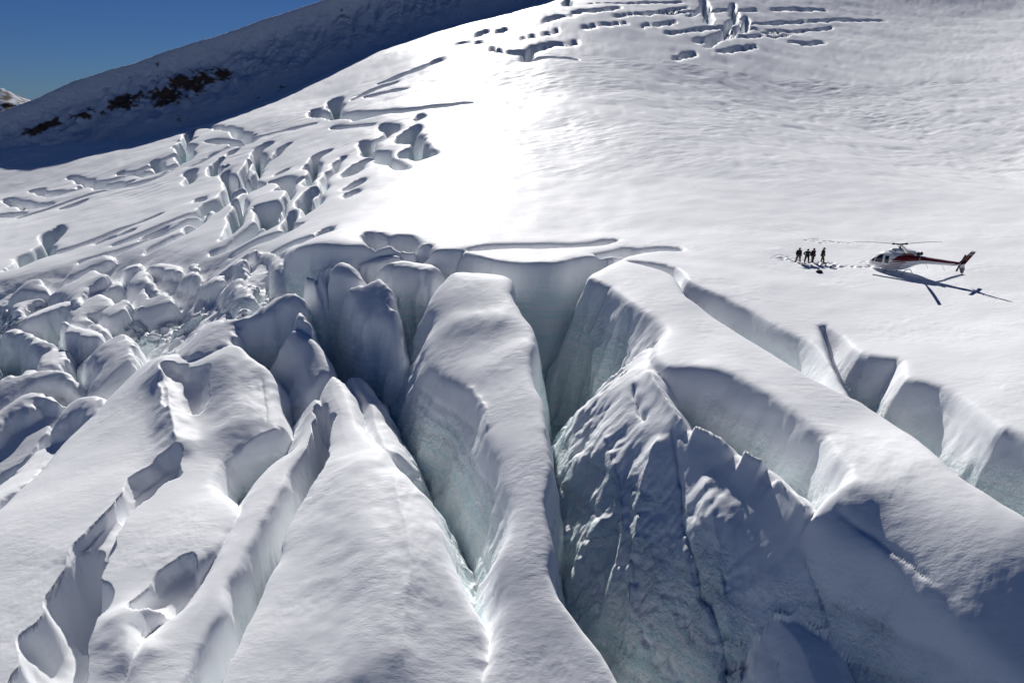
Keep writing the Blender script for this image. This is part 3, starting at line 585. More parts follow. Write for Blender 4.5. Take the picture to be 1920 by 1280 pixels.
def snow_material():
    m, nt, b = nodes('snow_and_ice')
    L = nt.links.new; N = nt.nodes.new
    geo = N('ShaderNodeNewGeometry')
    att = N('ShaderNodeAttribute'); att.attribute_name = 'ice'
    n1 = N('ShaderNodeTexNoise'); n1.inputs['Scale'].default_value = 0.35; n1.inputs['Detail'].default_value = 5
    L(geo.outputs['Position'], n1.inputs['Vector'])
    snow = N('ShaderNodeMix'); snow.data_type = 'RGBA'
    snow.inputs[6].default_value = (0.945, 0.96, 0.972, 1); snow.inputs[7].default_value = (0.962, 0.97, 0.977, 1)
    L(n1.outputs['Fac'], snow.inputs[0])
    n2 = N('ShaderNodeTexNoise'); n2.inputs['Scale'].default_value = 0.6; n2.inputs['Detail'].default_value = 6
    L(geo.outputs['Position'], n2.inputs['Vector'])
    icec = N('ShaderNodeMix'); icec.data_type = 'RGBA'
    icec.inputs[6].default_value = (0.77, 0.915, 0.94, 1); icec.inputs[7].default_value = (0.92, 0.965, 0.975, 1)
    rmp = N('ShaderNodeMapRange'); rmp.inputs[1].default_value = 0.35; rmp.inputs[2].default_value = 0.65
    L(n2.outputs['Fac'], rmp.inputs[0])
    lm = N('ShaderNodeMapping'); lm.inputs['Scale'].default_value = (0.10, 0.10, 1.9); L(geo.outputs['Position'], lm.inputs['Vector'])
    ln = N('ShaderNodeTexNoise'); ln.inputs['Scale'].default_value = 1.0; ln.inputs['Detail'].default_value = 4; L(lm.outputs['Vector'], ln.inputs['Vector'])
    lr = N('ShaderNodeMapRange'); lr.inputs[1].default_value = 0.40; lr.inputs[2].default_value = 0.56; L(ln.outputs['Fac'], lr.inputs[0])
    lx = N('ShaderNodeMath'); lx.operation = 'MULTIPLY'; L(lr.outputs[0], lx.inputs[0]); L(rmp.outputs[0], lx.inputs[1])
    la = N('ShaderNodeMath'); la.operation = 'MULTIPLY_ADD'; L(lr.outputs[0], la.inputs[0]); la.inputs[1].default_value = 0.5; L(lx.outputs[0], la.inputs[2])
    la.use_clamp = True
    L(la.outputs[0], icec.inputs[0])
    mix = N('ShaderNodeMix'); mix.data_type = 'RGBA'
    L(att.outputs['Fac'], mix.inputs[0]); L(snow.outputs[2], mix.inputs[6]); L(icec.outputs[2], mix.inputs[7])
    L(mix.outputs[2], b.inputs['Base Color'])
    b.inputs['Roughness'].default_value = 0.52
    b.inputs['Specular IOR Level'].default_value = 0.07
    # fine wind-packed relief
    mp = N('ShaderNodeMapping'); mp.inputs['Rotation'].default_value = (0, 0, 0.5); mp.inputs['Scale'].default_value = (0.5, 1.3, 1.0)
    L(geo.outputs['Position'], mp.inputs['Vector'])
    f1 = N('ShaderNodeTexNoise'); f1.inputs['Scale'].default_value = 1.6; f1.inputs['Detail'].default_value = 7; f1.inputs['Roughness'].default_value = 0.62
    L(mp.outputs['Vector'], f1.inputs['Vector'])
    f2 = N('ShaderNodeTexNoise'); f2.inputs['Scale'].default_value = 2.2; f2.inputs['Detail'].default_value = 8; f2.inputs['Roughness'].default_value = 0.65
    L(geo.outputs['Position'], f2.inputs['Vector'])
    hm = N('ShaderNodeMix'); hm.data_type = 'FLOAT'
    L(att.outputs['Fac'], hm.inputs[0])
    pm = N('ShaderNodeTexNoise'); pm.inputs['Scale'].default_value = 0.16; pm.inputs['Detail'].default_value = 3
    L(geo.outputs['Position'], pm.inputs['Vector'])
    pr = N('ShaderNodeMapRange'); pr.inputs[1].default_value = 0.40; pr.inputs[2].default_value = 0.66; pr.inputs[3].default_value = 0.020; pr.inputs[4].default_value = 0.085
    L(pm.outputs['Fac'], pr.inputs[0])
    s1 = N('ShaderNodeMath'); s1.operation = 'MULTIPLY'; L(pr.outputs[0], s1.inputs[1]); L(f1.outputs['Fac'], s1.inputs[0])
    s2 = N('ShaderNodeMath'); s2.operation = 'MULTIPLY'; s2.inputs[1].default_value = 0.55; L(f2.outputs['Fac'], s2.inputs[0])
    L(s1.outputs[0], hm.inputs[2]); L(s2.outputs[0], hm.inputs[3])
    bp = N('ShaderNodeBump'); bp.inputs['Strength'].default_value = 0.8; bp.inputs['Distance'].default_value = 1.0
    L(hm.outputs[0], bp.inputs['Height']); L(bp.outputs['Normal'], b.inputs['Normal'])
    return m
SNOW = snow_material()

# ----------------------------------------------------------------- mesh objects from the sampled terrain
def tag(o, label=None, cat=None, group=None, kind=None):
    if label: o['label'] = label
    if cat: o['category'] = cat
    if group: o['group'] = group
    if kind: o['kind'] = kind
    return o

ii = np.arange(NY * NX, dtype=np.int32).reshape(NY, NX)
QUADS = np.stack([ii[:-1, :-1].ravel(), ii[:-1, 1:].ravel(), ii[1:, 1:].ravel(), ii[1:, :-1].ravel()], 1)
# a face belongs to the block that owns most of its corners
fo = OWNER[QUADS]
FOWN = np.where(fo[:, 0] == fo[:, 1], fo[:, 0], np.where(fo[:, 2] == fo[:, 3], fo[:, 2], fo[:, 0]))
FOWN[FOWN == 1] = 0

def grid_object(name, quads, mat):
    used, inv = np.unique(quads, return_inverse=True)
    inv = inv.reshape(-1, 4).astype(np.int32)
    me = bpy.data.meshes.new(name)
    me.vertices.add(len(used)); me.loops.add(inv.size); me.polygons.add(len(inv))
    co = np.stack([VX[used], VY[used], VZ[used]], 1).astype(np.float32)
    me.vertices.foreach_set('co', co.ravel())
    me.loops.foreach_set('vertex_index', inv.ravel())
    me.polygons.foreach_set('loop_start', np.arange(0, inv.size, 4, dtype=np.int32))
    me.polygons.foreach_set('use_smooth', np.ones(len(inv), dtype=bool))
    me.update(calc_edges=True)
    at = me.attributes.new('ice', 'FLOAT', 'POINT')
    at.data.foreach_set('value', ICE[used].astype(np.float32))
    me.materials.append(mat)
    o = bpy.data.objects.new(name, me); C.objects.link(o)
    return o

tag(grid_object('glacier', QUADS[FOWN == 0], SNOW), 'smooth snow-covered glacier surface rising to the right, cut by crevasses', 'glacier', kind='structure')
tag(grid_object('broken_ice', QUADS[FOWN == 200], SNOW), 'tumbled broken ice and snow filling the gaps between the seracs on the left', 'ice rubble', kind='stuff')
for i, b in enumerate(BLOCKS):
    q = QUADS[FOWN == i + 2]
    if len(q) < 4:
        print('EMPTY BLOCK', i, b['label']); continue
    o = grid_object(b['name'], q, SNOW)
    tag(o, b['label'], b['cat'], 'seracs of the icefall')

# ----------------------------------------------------------------- the dark ridge on the skyline, with bare rock
CREST = [(-500, 330, 231), (-250, 262, 223), (-120, 230, 219), (0, 203, 217), (70, 178, 219), (140, 143, 223), (250, 114, 230), (310, 88, 232), (400, 64, 240), (500, 29, 250), (600, -2, 260),
         (760, -54, 284), (860, -90, 301), (930, -105, 313), (1010, -100, 325), (1100, -60, 325)]
cw = np.array([at_depth(*c) for c in CREST])
rX = np.linspace(cw[0, 0], cw[-1, 0], 440); rQ = axis([(-70, -3, 24), (-3, 45, 150), (45, 90, 24)])
yc_ = np.interp(rX, cw[:, 0], cw[:, 1]); zc_ = np.interp(rX, cw[:, 0], cw[:, 2])
kern = np.hanning(13); kern /= kern.sum()
yc_ = np.convolve(np.pad(yc_, 6, 'edge'), kern, 'valid')
zc_ = zc_ + 0.5 * fbm2(rX / 14.0, rX * 0 + 3.3, 3, 31)
qq, xx = np.meshgrid(rQ, rX, indexing='ij')
YC, ZC = np.broadcast_to(yc_, qq.shape), np.broadcast_to(zc_, qq.shape)
yy = YC - qq
front = np.maximum(qq, 0); back = np.maximum(-qq, 0)
zr = ZC - (5.0 * (1 - np.exp(-front / 5.0)) + 0.74 * front) - 0.5 * back - 1.0 * np.exp(-np.abs(qq) / 1.5)
xf_, yf_ = xx.ravel().astype(np.float32), yy.ravel().astype(np.float32)
cl = sstep(1, 6, front.ravel()) * sstep(34, 14, front.ravel())
rug = np.abs(perlin2(xf_ / 6.0, yf_ / 9.0, 41)) + 0.5 * np.abs(perlin2(xf_ / 2.4, yf_ / 3.0, 42)) + 0.3 * np.abs(perlin2(xf_ / 1.1, yf_ / 1.1, 43))
gul = np.abs(perlin2(xf_ / 3.5, yf_ / 22.0, 45)) + 0.5 * np.abs(perlin2(xf_ / 1.6, yf_ / 9.0, 46))
zr = zr.ravel() - 2.6 * cl * rug - 2.2 * cl * gul + 0.4 * fbm2(xf_ / 9, yf_ / 9, 3, 44) * sstep(2, 10, front.ravel())
# bare rock where the face is steep, in a band along its lower half
pdep = yf_ * CP - (zr - CAM_H) * SP
col_ = 960 + FPX * xf_ / pdep; row_ = 640 - FPX * (yf_ * SP + (zr - CAM_H) * CP) / pdep
band = sstep(-20, 60, col_) * sstep(470, 400, col_) * np.exp(-((row_ - np.interp(col_, [0, 100, 200, 300, 430], [262, 232, 205, 175, 140])) / np.interp(col_, [0, 200, 330, 430], [10, 14, 36, 22])) ** 2)
rk = 0.8 * fbm2(xf_ / 7.0, yf_ / 4.0, 4, 51) + 0.5 * perlin2(xf_ / 1.8, yf_ / 0.9, 52) + 0.35 * perlin2(xf_ / 0.8, yf_ / 0.5, 54)
ROCK = sstep(0.03, 0.16, rk + 0.85 * band - 0.56)
zr = zr + 0.9 * ROCK * np.abs(perlin2(xf_ / 1.5, yf_ / 1.0, 53))

def heightfield(name, X, Y, Zz, shape, mat, attrs):
    ny, nx = shape
    me = bpy.data.meshes.new(name)
    k = np.arange(ny * nx, dtype=np.int32).reshape(ny, nx)
    q = np.stack([k[:-1, :-1].ravel(), k[1:, :-1].ravel(), k[1:, 1:].ravel(), k[:-1, 1:].ravel()], 1)
    me.vertices.add(ny * nx); me.loops.add(q.size); me.polygons.add(len(q))
    me.vertices.foreach_set('co', np.stack([X, Y, Zz], 1).astype(np.float32).ravel())
    me.loops.foreach_set('vertex_index', q.ravel()); me.polygons.foreach_set('loop_start', np.arange(0, q.size, 4, dtype=np.int32))
    me.polygons.foreach_set('use_smooth', np.ones(len(q), dtype=bool))
    me.update(calc_edges=True)
    for a, v in attrs.items():
        me.attributes.new(a, 'FLOAT', 'POINT').data.foreach_set('value', np.asarray(v, dtype=np.float32))
    me.materials.append(mat)
    o = bpy.data.objects.new(name, me); C.objects.link(o)
    return o

def rock_material():
    m, nt, b = nodes('snow_over_rock')
    L = nt.links.new; N = nt.nodes.new
    geo = N('ShaderNodeNewGeometry')
    att = N('ShaderNodeAttribute'); att.attribute_name = 'rock'
    n = N('ShaderNodeTexNoise'); n.inputs['Scale'].default_value = 0.7; n.inputs['Detail'].default_value = 8
    L(geo.outputs['Position'], n.inputs['Vector'])
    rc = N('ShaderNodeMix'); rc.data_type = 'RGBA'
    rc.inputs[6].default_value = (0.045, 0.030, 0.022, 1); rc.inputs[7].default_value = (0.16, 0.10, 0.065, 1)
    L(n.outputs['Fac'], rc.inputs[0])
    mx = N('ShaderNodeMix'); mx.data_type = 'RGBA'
    L(att.outputs['Fac'], mx.inputs[0]); mx.inputs[6].default_value = (0.60, 0.66, 0.75, 1); L(rc.outputs[2], mx.inputs[7])  # snow colour darkened: part of the ridge's shade is put into it
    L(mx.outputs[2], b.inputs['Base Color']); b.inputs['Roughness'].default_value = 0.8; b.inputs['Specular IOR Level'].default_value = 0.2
    bp = N('ShaderNodeBump'); bp.inputs['Strength'].default_value = 0.7; bp.inputs['Distance'].default_value = 0.6
    L(n.outputs['Fac'], bp.inputs['Height']); L(bp.outputs['Normal'], b.inputs['Normal'])
    return m
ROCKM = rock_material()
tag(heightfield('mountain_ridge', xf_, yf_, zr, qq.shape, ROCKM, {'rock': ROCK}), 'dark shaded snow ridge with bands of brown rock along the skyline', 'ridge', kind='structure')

# far rocky peak at the left edge
gx_, gy_ = np.meshgrid(np.linspace(-260, 260, 140), np.linspace(-260, 260, 140), indexing='ij')
c0 = at_depth(2, 163, 1500)
rr_ = np.hypot(gx_ * 1.0, gy_ * 0.8).ravel()
nz_ = fbm2(gx_.ravel() / 60, gy_.ravel() / 60, 5, 61)
pz = c0[2] - 0.62 * rr_ * (1 + 0.5 * nz_) + 8 * nz_ - 3
rockp = sstep(-0.05, 0.12, fbm2(gx_.ravel() / 18, gy_.ravel() / 9, 4, 62))
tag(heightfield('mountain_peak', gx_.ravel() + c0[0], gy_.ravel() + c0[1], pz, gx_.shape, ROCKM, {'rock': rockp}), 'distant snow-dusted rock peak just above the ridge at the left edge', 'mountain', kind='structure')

# snow below and behind the viewpoint, out of the picture, down to the valley
ax_, ay_ = np.meshgrid(np.linspace(-1500, 1500, 90), np.linspace(-1500, 1500, 90), indexing='ij')
az_ = -60 + 20 * fbm2(ax_.ravel() / 300, ay_.ravel() / 300, 3, 71) - 0.12 * np.hypot(ax_.ravel(), ay_.ravel() - 100)
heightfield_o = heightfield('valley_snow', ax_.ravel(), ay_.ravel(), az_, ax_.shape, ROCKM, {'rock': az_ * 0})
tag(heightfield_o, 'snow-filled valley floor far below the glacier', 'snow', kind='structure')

# ----------------------------------------------------------------- small-object helpers
def ground_z(x, y):
    """height of the snow sheet under a point"""
    k = int(np.argmin((GX - x) ** 2 + (GY - y) ** 2))
    return float(VZ[k])

def paint(name, col, rough=0.4, metal=0.0, spec=0.5, vary=0.12, coat=0.0):
    m, nt, b = nodes(name)
    n = nt.nodes.new('ShaderNodeTexNoise'); n.inputs['Scale'].default_value = 3.0; n.inputs['Detail'].default_value = 5
    tc = nt.nodes.new('ShaderNodeTexCoord'); nt.links.new(tc.outputs['Object'], n.inputs['Vector'])
    mx = nt.nodes.new('ShaderNodeMix'); mx.data_type = 'RGBA'
    mx.inputs[6].default_value = tuple(c * (1 - vary) for c in col) + (1,); mx.inputs[7].default_value = tuple(min(1, c * (1 + vary)) for c in col) + (1,)
    nt.links.new(n.outputs['Fac'], mx.inputs[0]); nt.links.new(mx.outputs[2], b.inputs['Base Color'])
    b.inputs['Roughness'].default_value = rough; b.inputs['Metallic'].default_value = metal; b.inputs['Specular IOR Level'].default_value = spec
    b.inputs['Coat Weight'].default_value = coat
    return m

M_WHITE = paint('white_paint', (0.74, 0.75, 0.78), 0.3, coat=0.4)
M_RED = paint('maroon_paint', (0.13, 0.008, 0.009), 0.3, coat=0.2)
M_GLASS = paint('dark_glass', (0.012, 0.014, 0.018), 0.06, spec=0.7)
M_BLACK = paint('black_metal', (0.02, 0.02, 0.022), 0.45)
M_GREY = paint('grey_metal', (0.22, 0.22, 0.23), 0.4, 0.6)
M_BLADE = paint('rotor_blade_grey', (0.30, 0.29, 0.28), 0.4)
M_INK = paint('dark_lettering', (0.05, 0.02, 0.025), 0.5)

def mesh_obj(name, verts, faces, mat, parent=None, smooth=True):
    me = bpy.data.meshes.new(name); me.from_pydata([tuple(v) for v in verts], [], faces)
    me.polygons.foreach_set('use_smooth', [smooth] * len(me.polygons)); me.update()
    me.materials.append(mat)
    o = bpy.data.objects.new(name, me); C.objects.link(o)
    if parent: o.parent = parent
    return o

def fix_normals(o):
    bm = bmesh.new(); bm.from_mesh(o.data); bmesh.ops.recalc_face_normals(bm, faces=bm.faces); bm.to_mesh(o.data); bm.free()
    return o

def loft(rings):
    n = len(rings[0]); V = [p for r in rings for p in r]; F = []
    for i in range(len(rings) - 1):
        for j in range(n):
            F.append((i * n + j, i * n + (j + 1) % n, (i + 1) * n + (j + 1) % n, (i + 1) * n + j))
    F.append(tuple(range(n))[::-1]); F.append(tuple(range((len(rings) - 1) * n, len(rings) * n)))
    return V, F

def tube(a, b, r0, r1=None, n=10):
    a, b = Vector(a), Vector(b); r1 = r0 if r1 is None else r1
    d = (b - a).normalized(); u = d.orthogonal().normalized(); v = d.cross(u)
    return loft([[p + (u * math.cos(t) + v * math.sin(t)) * r for t in [2 * math.pi * k / n for k in range(n)]] for p, r in ((a, r0), (b, r1))])

def join(*vf):
    V, F = [], []
    for v, f in vf:
        o = len(V); V += list(v); F += [tuple(i + o for i in q) for q in f]
    return V, F

def path_tube(pts, r, n=8):
    return join(*[tube(pts[i], pts[i + 1], r, n=n) for i in range(len(pts) - 1)])

def slab(poly, t, axis_y=0.0):
    """a flat plate cut to a profile in the x-z plane, tapering at its rim"""
    V, F = [], []
    n = len(poly)
    cx = sum(p[0] for p in poly) / n; cz = sum(p[1] for p in poly) / n
    for y, k in ((axis_y - t / 2, 0.94), (axis_y, 1.0), (axis_y + t / 2, 0.94)):
        V += [(cx + (p[0] - cx) * k, y, cz + (p[1] - cz) * k) for p in poly]
    for l in range(2):
        for j in range(n):
            F.append((l * n + j, l * n + (j + 1) % n, (l + 1) * n + (j + 1) % n, (l + 1) * n + j))
    F.append(tuple(range(n))); F.append(tuple(range(2 * n, 3 * n))[::-1])
    return V, F

# ----------------------------------------------------------------- helicopter
HELI_AT = at_depth(1683, 505, 72.4)
heli = bpy.data.objects.new('helicopter', None); C.objects.link(heli)
hz = ground_z(HELI_AT[0], HELI_AT[1])
heli.location = (HELI_AT[0], HELI_AT[1], hz - 0.30)
heli.rotation_euler = (0, math.radians(3.5), math.atan2(0.82, -0.57))
heli.scale = (0.88, 1, 1)
tag(heli, 'white and dark red helicopter parked on the snow, nose to the left', 'helicopter')

SEC = [(3.36, 1.02, 0.10, 0.12), (3.28, 1.03, 0.25, 0.30), (3.1, 1.06, 0.40, 0.48), (2.8, 1.14, 0.55, 0.66), (2.4, 1.25, 0.74, 0.80), (1.95, 1.37, 0.90, 0.88), (1.5, 1.43, 0.98, 0.92),
       (0.8, 1.44, 1.0, 0.93), (0.1, 1.43, 0.98, 0.92), (-0.5, 1.42, 0.92, 0.88), (-1.0, 1.47, 0.82, 0.78), (-1.5, 1.57, 0.68, 0.64), (-2.0, 1.68, 0.54, 0.50), (-2.6, 1.76, 0.42, 0.37),
       (-3.4, 1.79, 0.355, 0.29), (-4.6, 1.80, 0.29, 0.235), (-5.8, 1.80, 0.235, 0.19), (-7.05, 1.81, 0.18, 0.15), (-7.2, 1.82, 0.10, 0.08)]
SX = np.array([c[0] for c in SEC][::-1]); SECA = np.array(SEC)[::-1]
POW = 2.5
def sec_at(x):
    return [float(np.interp(x, SX, SECA[:, k])) for k in (1, 2, 3)]
def side_y(x, z):
    zc, h, b = sec_at(x)
    return b * max(0.0, 1 - min(1, abs((z - zc) / h)) ** POW) ** (1 / POW)
def ring(x, zc, h, b, n=28):
    out = []
    for k in range(n):
        t = 2 * math.pi * k / n
        c, sn = math.cos(t), math.sin(t)
        out.append((x, b * math.copysign(abs(c) ** (2 / POW), c), zc + h * math.copysign(abs(sn) ** (2 / POW), sn)))
    return out
xs_body = np.linspace(3.36, -2.6, 34)
body = fix_normals(mesh_obj('fuselage', *loft([ring(x, *sec_at(x)) for x in xs_body]), M_WHITE, heli))
boom = fix_normals(mesh_obj('tail_boom', *loft([ring(x, *sec_at(x)) for x in np.linspace(-2.61, -7.2, 18)]), M_WHITE, heli))

def strip(name, prof, mat, parent, side, off=0.012, rows=6):
    """a panel that follows the fuselage side: prof = (x, z low, z high)"""
    V, F = [], []
    xs = [p[0] for p in prof]; n = max(6, int(abs(xs[-1] - xs[0]) / 0.12))
    px = np.array(xs); order = np.argsort(px)
    for i in range(n + 1):
        x = xs[0] + (xs[-1] - xs[0]) * i / n
        lo = float(np.interp(x, px[order], np.array([p[1] for p in prof])[order])); hi = float(np.interp(x, px[order], np.array([p[2] for p in prof])[order]))
        for j in range(rows + 1):
            z = lo + (hi - lo) * j / rows
            V.append((x, side * (side_y(x, z) + off), z))
    for i in range(n):
        for j in range(rows):
            a = i * (rows + 1) + j
            F.append((a, a + 1, a + rows + 2, a + rows + 1))
    return fix_normals(mesh_obj(name, V, F, mat, parent))

for sd_ in (1, -1):
    strip('windscreen', [(3.02, 1.20, 1.22), (2.78, 1.16, 1.42), (2.50, 1.18, 1.62), (2.42, 1.40, 1.66)], M_GLASS, heli, sd_)
    dr = strip('front_door', [(2.40, 0.72, 1.80), (2.1, 0.62, 2.02), (1.42, 0.58, 2.10), (1.20, 0.60, 2.10)], M_WHITE, heli, sd_, 0.008)
    strip('window', [(2.33, 1.18, 1.36), (2.1, 1.16, 1.76), (1.85, 1.16, 1.96), (1.45, 1.16, 2.02), (1.36, 1.24, 2.02)], M_GLASS, dr, sd_, 0.018)
    rd = strip('rear_door', [(1.17, 0.60, 2.10), (0.40, 0.60, 2.06)], M_WHITE, heli, sd_, 0.008)
    strip('window', [(1.10, 1.18, 1.95), (0.62, 1.18, 1.95)], M_GLASS, rd, sd_, 0.018)
    strip('window', [(0.32, 1.60, 1.70), (0.22, 1.60, 1.70)], M_GLASS, heli, sd_, 0.014)
    # dark red livery: a slanting panel behind the cabin with four bars, and the upper half of the boom
    strip('livery_panel', [(0.25, 1.55, 1.57), (-0.35, 1.54, 2.06), (-0.95, 1.54, 2.20), (-1.6, 1.60, 2.16), (-2.55, 1.72, 2.14)], M_RED, heli, sd_, 0.010)
    for k, (za, x0, x1) in enumerate(((1.38, 0.34, -1.30), (1.19, 0.58, -1.05), (1.02, 0.82, -0.80), (0.88, 1.02, -0.62))):
        strip('livery_bar', [(x0, za, za + 0.02), (x0 - 0.16, za, za + 0.115 - 0.02 * k), (x1 + 0.16, za, za + 0.115 - 0.02 * k), (x1, za + 0.05, za + 0.11 - 0.02 * k)], M_RED, heli, sd_, 0.011, 2)
    strip('livery_line', [(2.2, 0.80, 0.825), (-0.6, 0.78, 0.805)], M_INK, heli, sd_, 0.010, 1)
    st = strip('livery_panel', [(-2.62, 1.80, 2.165), (-4.6, 1.80, 2.085), (-7.1, 1.80, 1.975)], M_RED, boom, sd_, 0.010)

# nose lamp window
fix_normals(mesh_obj('nose_cap', *loft([ring(3.375, 1.02, 0.09, 0.10), ring(3.30, 1.02, 0.225, 0.265), ring(3.2, 1.04, 0.34, 0.41)]), paint('bronze_nose', (0.20, 0.10, 0.05), 0.3), heli))
# engine deck
COW = [(1.25, 2.36, 0.06, 0.30), (1.0, 2.42, 0.20, 0.44), (0.6, 2.46, 0.27, 0.50), (-0.3, 2.46, 0.29, 0.52), (-1.1, 2.42, 0.29, 0.50), (-1.7, 2.36, 0.27, 0.42), (-2.0, 2.30, 0.20, 0.32), (-2.1, 2.26, 0.12, 0.22)]
cow = fix_normals(mesh_obj('engine_cowling', *loft([ring(*c) for c in COW]), M_WHITE, heli))
def cow_y(x, z):
    a = np.array(COW)[::-1]; zc, h, b = [float(np.interp(x, a[:, 0], a[:, k])) for k in (1, 2, 3)]
    return b * max(0.0, 1 - min(1, abs((z - zc) / h)) ** POW) ** (1 / POW)
for sd_ in (1, -1):
    V, F = [], []
    for i in range(13):
        x = -0.45 - 1.5 * i / 12
        hi = min(2.25 + 0.38 * i / 12 * 1.6, 2.58 - 0.02 * i)
        for j in range(5):
            z = 2.16 + (hi - 2.16) * j / 4
            V.append((x, sd_ * (cow_y(x, z) + 0.012), z))
    for i in range(12):
        for j in range(4):
            a = i * 5 + j; F.append((a, a + 1, a + 6, a + 5))
    fix_normals(mesh_obj('livery_panel', V, F, M_RED, cow))
    mesh_obj('air_intake', *slab([(0.35, 2.42), (0.1, 2.42), (0.1, 2.54), (0.35, 2.54)], 0.03, sd_ * 0.52), M_BLACK, cow, False)
mesh_obj('exhaust_pipe', *join(tube((-1.9, 0.05, 2.36), (-2.35, 0.05, 2.40), 0.19, 0.17, 16), tube((-2.35, 0.05, 2.40), (-2.62, 0.05, 2.45), 0.17, 0.18, 16)), M_BLACK, heli)
# rotor
mast = mesh_obj('rotor_mast', *join(tube((0, 0, 2.6), (0, 0, 2.86), 0.15, 0.09), tube((0, 0, 2.86), (0, 0, 3.12), 0.06, 0.06), tube((0, 0, 2.84), (0, 0, 2.89), 0.21, 0.21, 14)), M_BLACK, heli)
for k in range(3):
    t = 2 * math.pi * k / 3
    mesh_obj('pitch_rod', *tube((0.2 * math.cos(t), 0.2 * math.sin(t), 2.86), (0.32 * math.cos(t), 0.32 * math.sin(t), 3.1), 0.018), M_GREY, mast)
hub = mesh_obj('rotor_hub', *join(tube((0, 0, 3.08), (0, 0, 3.2), 0.2, 0.2, 16), tube((0, 0, 3.2), (0, 0, 3.26), 0.12, 0.08, 12)), M_BLACK, heli)
yaw = heli.rotation_euler[2]
for wdeg in (12, 132, 252):
    t = math.radians(wdeg) - yaw
    u = Vector((math.cos(t), math.sin(t), 0)); v = Vector((-math.sin(t), math.cos(t), 0)); w = Vector((0, 0, 1))
    arm = mesh_obj('blade_sleeve', *join(tube(u * 0.12 + w * 3.14, u * 0.72 + w * 3.15, 0.09, 0.07), tube(u * 0.66 + w * 3.15, u * 0.92 + w * 3.15, 0.11, 0.10)), M_BLACK, hub)
    rings = []
    for i in range(15):
        q = 0.9 + (5.35 - 0.9) * i / 14
        dz_ = 3.15 + 0.03 * (q - 0.9) - 0.014 * (q - 0.9) ** 2
        ch = 0.09 if i == 0 else 0.175
        rings.append([u * q + v * (ch * a) + w * (dz_ + b) for a, b in ((1, 0.0), (0.55, 0.022), (0, 0.026), (-0.6, 0.014), (-1, 0.0), (-0.6, -0.006), (0, -0.014), (0.6, -0.014))])
    fix_normals(mesh_obj('rotor_blade', *loft(rings), M_BLADE, heli))
# tail surfaces
fin = mesh_obj('upper_fin', *slab([(-6.55, 1.95), (-7.2, 1.80), (-7.32, 1.95), (-8.12, 3.12), (-7.66, 3.16), (-7.6, 3.1)], 0.10), M_RED, heli)
mesh_obj('fin_tip', *slab([(-7.60, 3.08), (-8.10, 3.08), (-8.17, 3.20), (-7.69, 3.22)], 0.115), M_WHITE, fin, False)
for z0 in (2.90, 2.80):
    f_ = (z0 - 1.95) / 1.17
    mesh_obj('fin_stripe', *slab([(-6.62 - 1.0 * f_, z0), (-7.34 - 0.79 * f_, z0), (-7.37 - 0.79 * f_, z0 + 0.035), (-6.65 - 1.0 * f_, z0 + 0.035)], 0.118), M_WHITE, fin, False)
vf = mesh_obj('lower_fin', *slab([(-6.62, 1.66), (-7.22, 1.70), (-7.24, 0.98), (-7.0, 0.90), (-6.86, 1.02)], 0.08), M_WHITE, heli)
mesh_obj('tail_skid', *path_tube([(-6.95, 0, 0.94), (-7.3, 0, 0.80), (-7.5, 0, 0.78)], 0.014), M_BLACK, heli)
V, F = [], []
rings = []
for y in np.linspace(-1.27, 1.27, 9):
    e = 1 - 0.15 * abs(y) / 1.27
    rings.append([(-6.35 + 0.22 * e * a, y, 1.80 + 0.03 * b) for a, b in ((1, 0), (0.4, 1), (-1, 0), (0.3, -1))])
fix_normals(mesh_obj('stabilizer', *loft(rings), M_WHITE, heli))
tr = mesh_obj('tail_rotor_hub', *tube((-6.95, 0.1, 1.98), (-6.95, 0.36, 1.98), 0.05, 0.05), M_BLACK, heli)
for sg in (1, -1):
    a = math.radians(112)
    e = Vector((math.cos(a), 0, math.sin(a))) * sg; g = Vector((-math.sin(a), 0, math.cos(a)))
    rings = [[Vector((-6.95, 0.34, 1.98)) + e * q + g * (c * w_) + Vector((0, b_ * 0.02, 0)) for c, b_ in ((1, 0), (0, 1), (-1, 0), (0, -1))] for q, w_ in ((0.05, 0.04), (0.3, 0.09), (0.93, 0.10))]
    fix_normals(mesh_obj('tail_rotor_blade', *loft(rings), M_BLACK, tr))
# landing gear
for sd_ in (1, -1):
    mesh_obj('skid', *path_tube([(1.9, sd_ * 1.08, 0.34), (1.65, sd_ * 1.08, 0.14), (1.3, sd_ * 1.08, 0.06), (-1.9, sd_ * 1.08, 0.06), (-2.15, sd_ * 1.08, 0.10)], 0.045), M_GREY, heli)
    mesh_obj('boarding_step', *path_tube([(1.35, sd_ * 1.02, 0.42), (0.5, sd_ * 1.02, 0.42)], 0.03), M_GREY, heli)
for x in (1.0, -1.15):
    mesh_obj('cross_tube', *path_tube([(x, 1.08, 0.08), (x, 0.9, 0.30), (x, 0.5, 0.58), (x, -0.5, 0.58), (x, -0.9, 0.30), (x, -1.08, 0.08)], 0.04), M_GREY, heli)
mesh_obj('cargo_hook', *join(tube((0.05, 0, 0.5), (0.05, 0, 0.3), 0.03), tube((0.05, 0, 0.32), (0.05, 0, 0.2), 0.10, 0.06)), M_BLACK, heli)
for x in (-3.1, -4.9):
    mesh_obj('whip_antenna', *tube((x, 0, 1.5), (x - 0.35, 0, 0.95), 0.012), M_BLACK, heli)

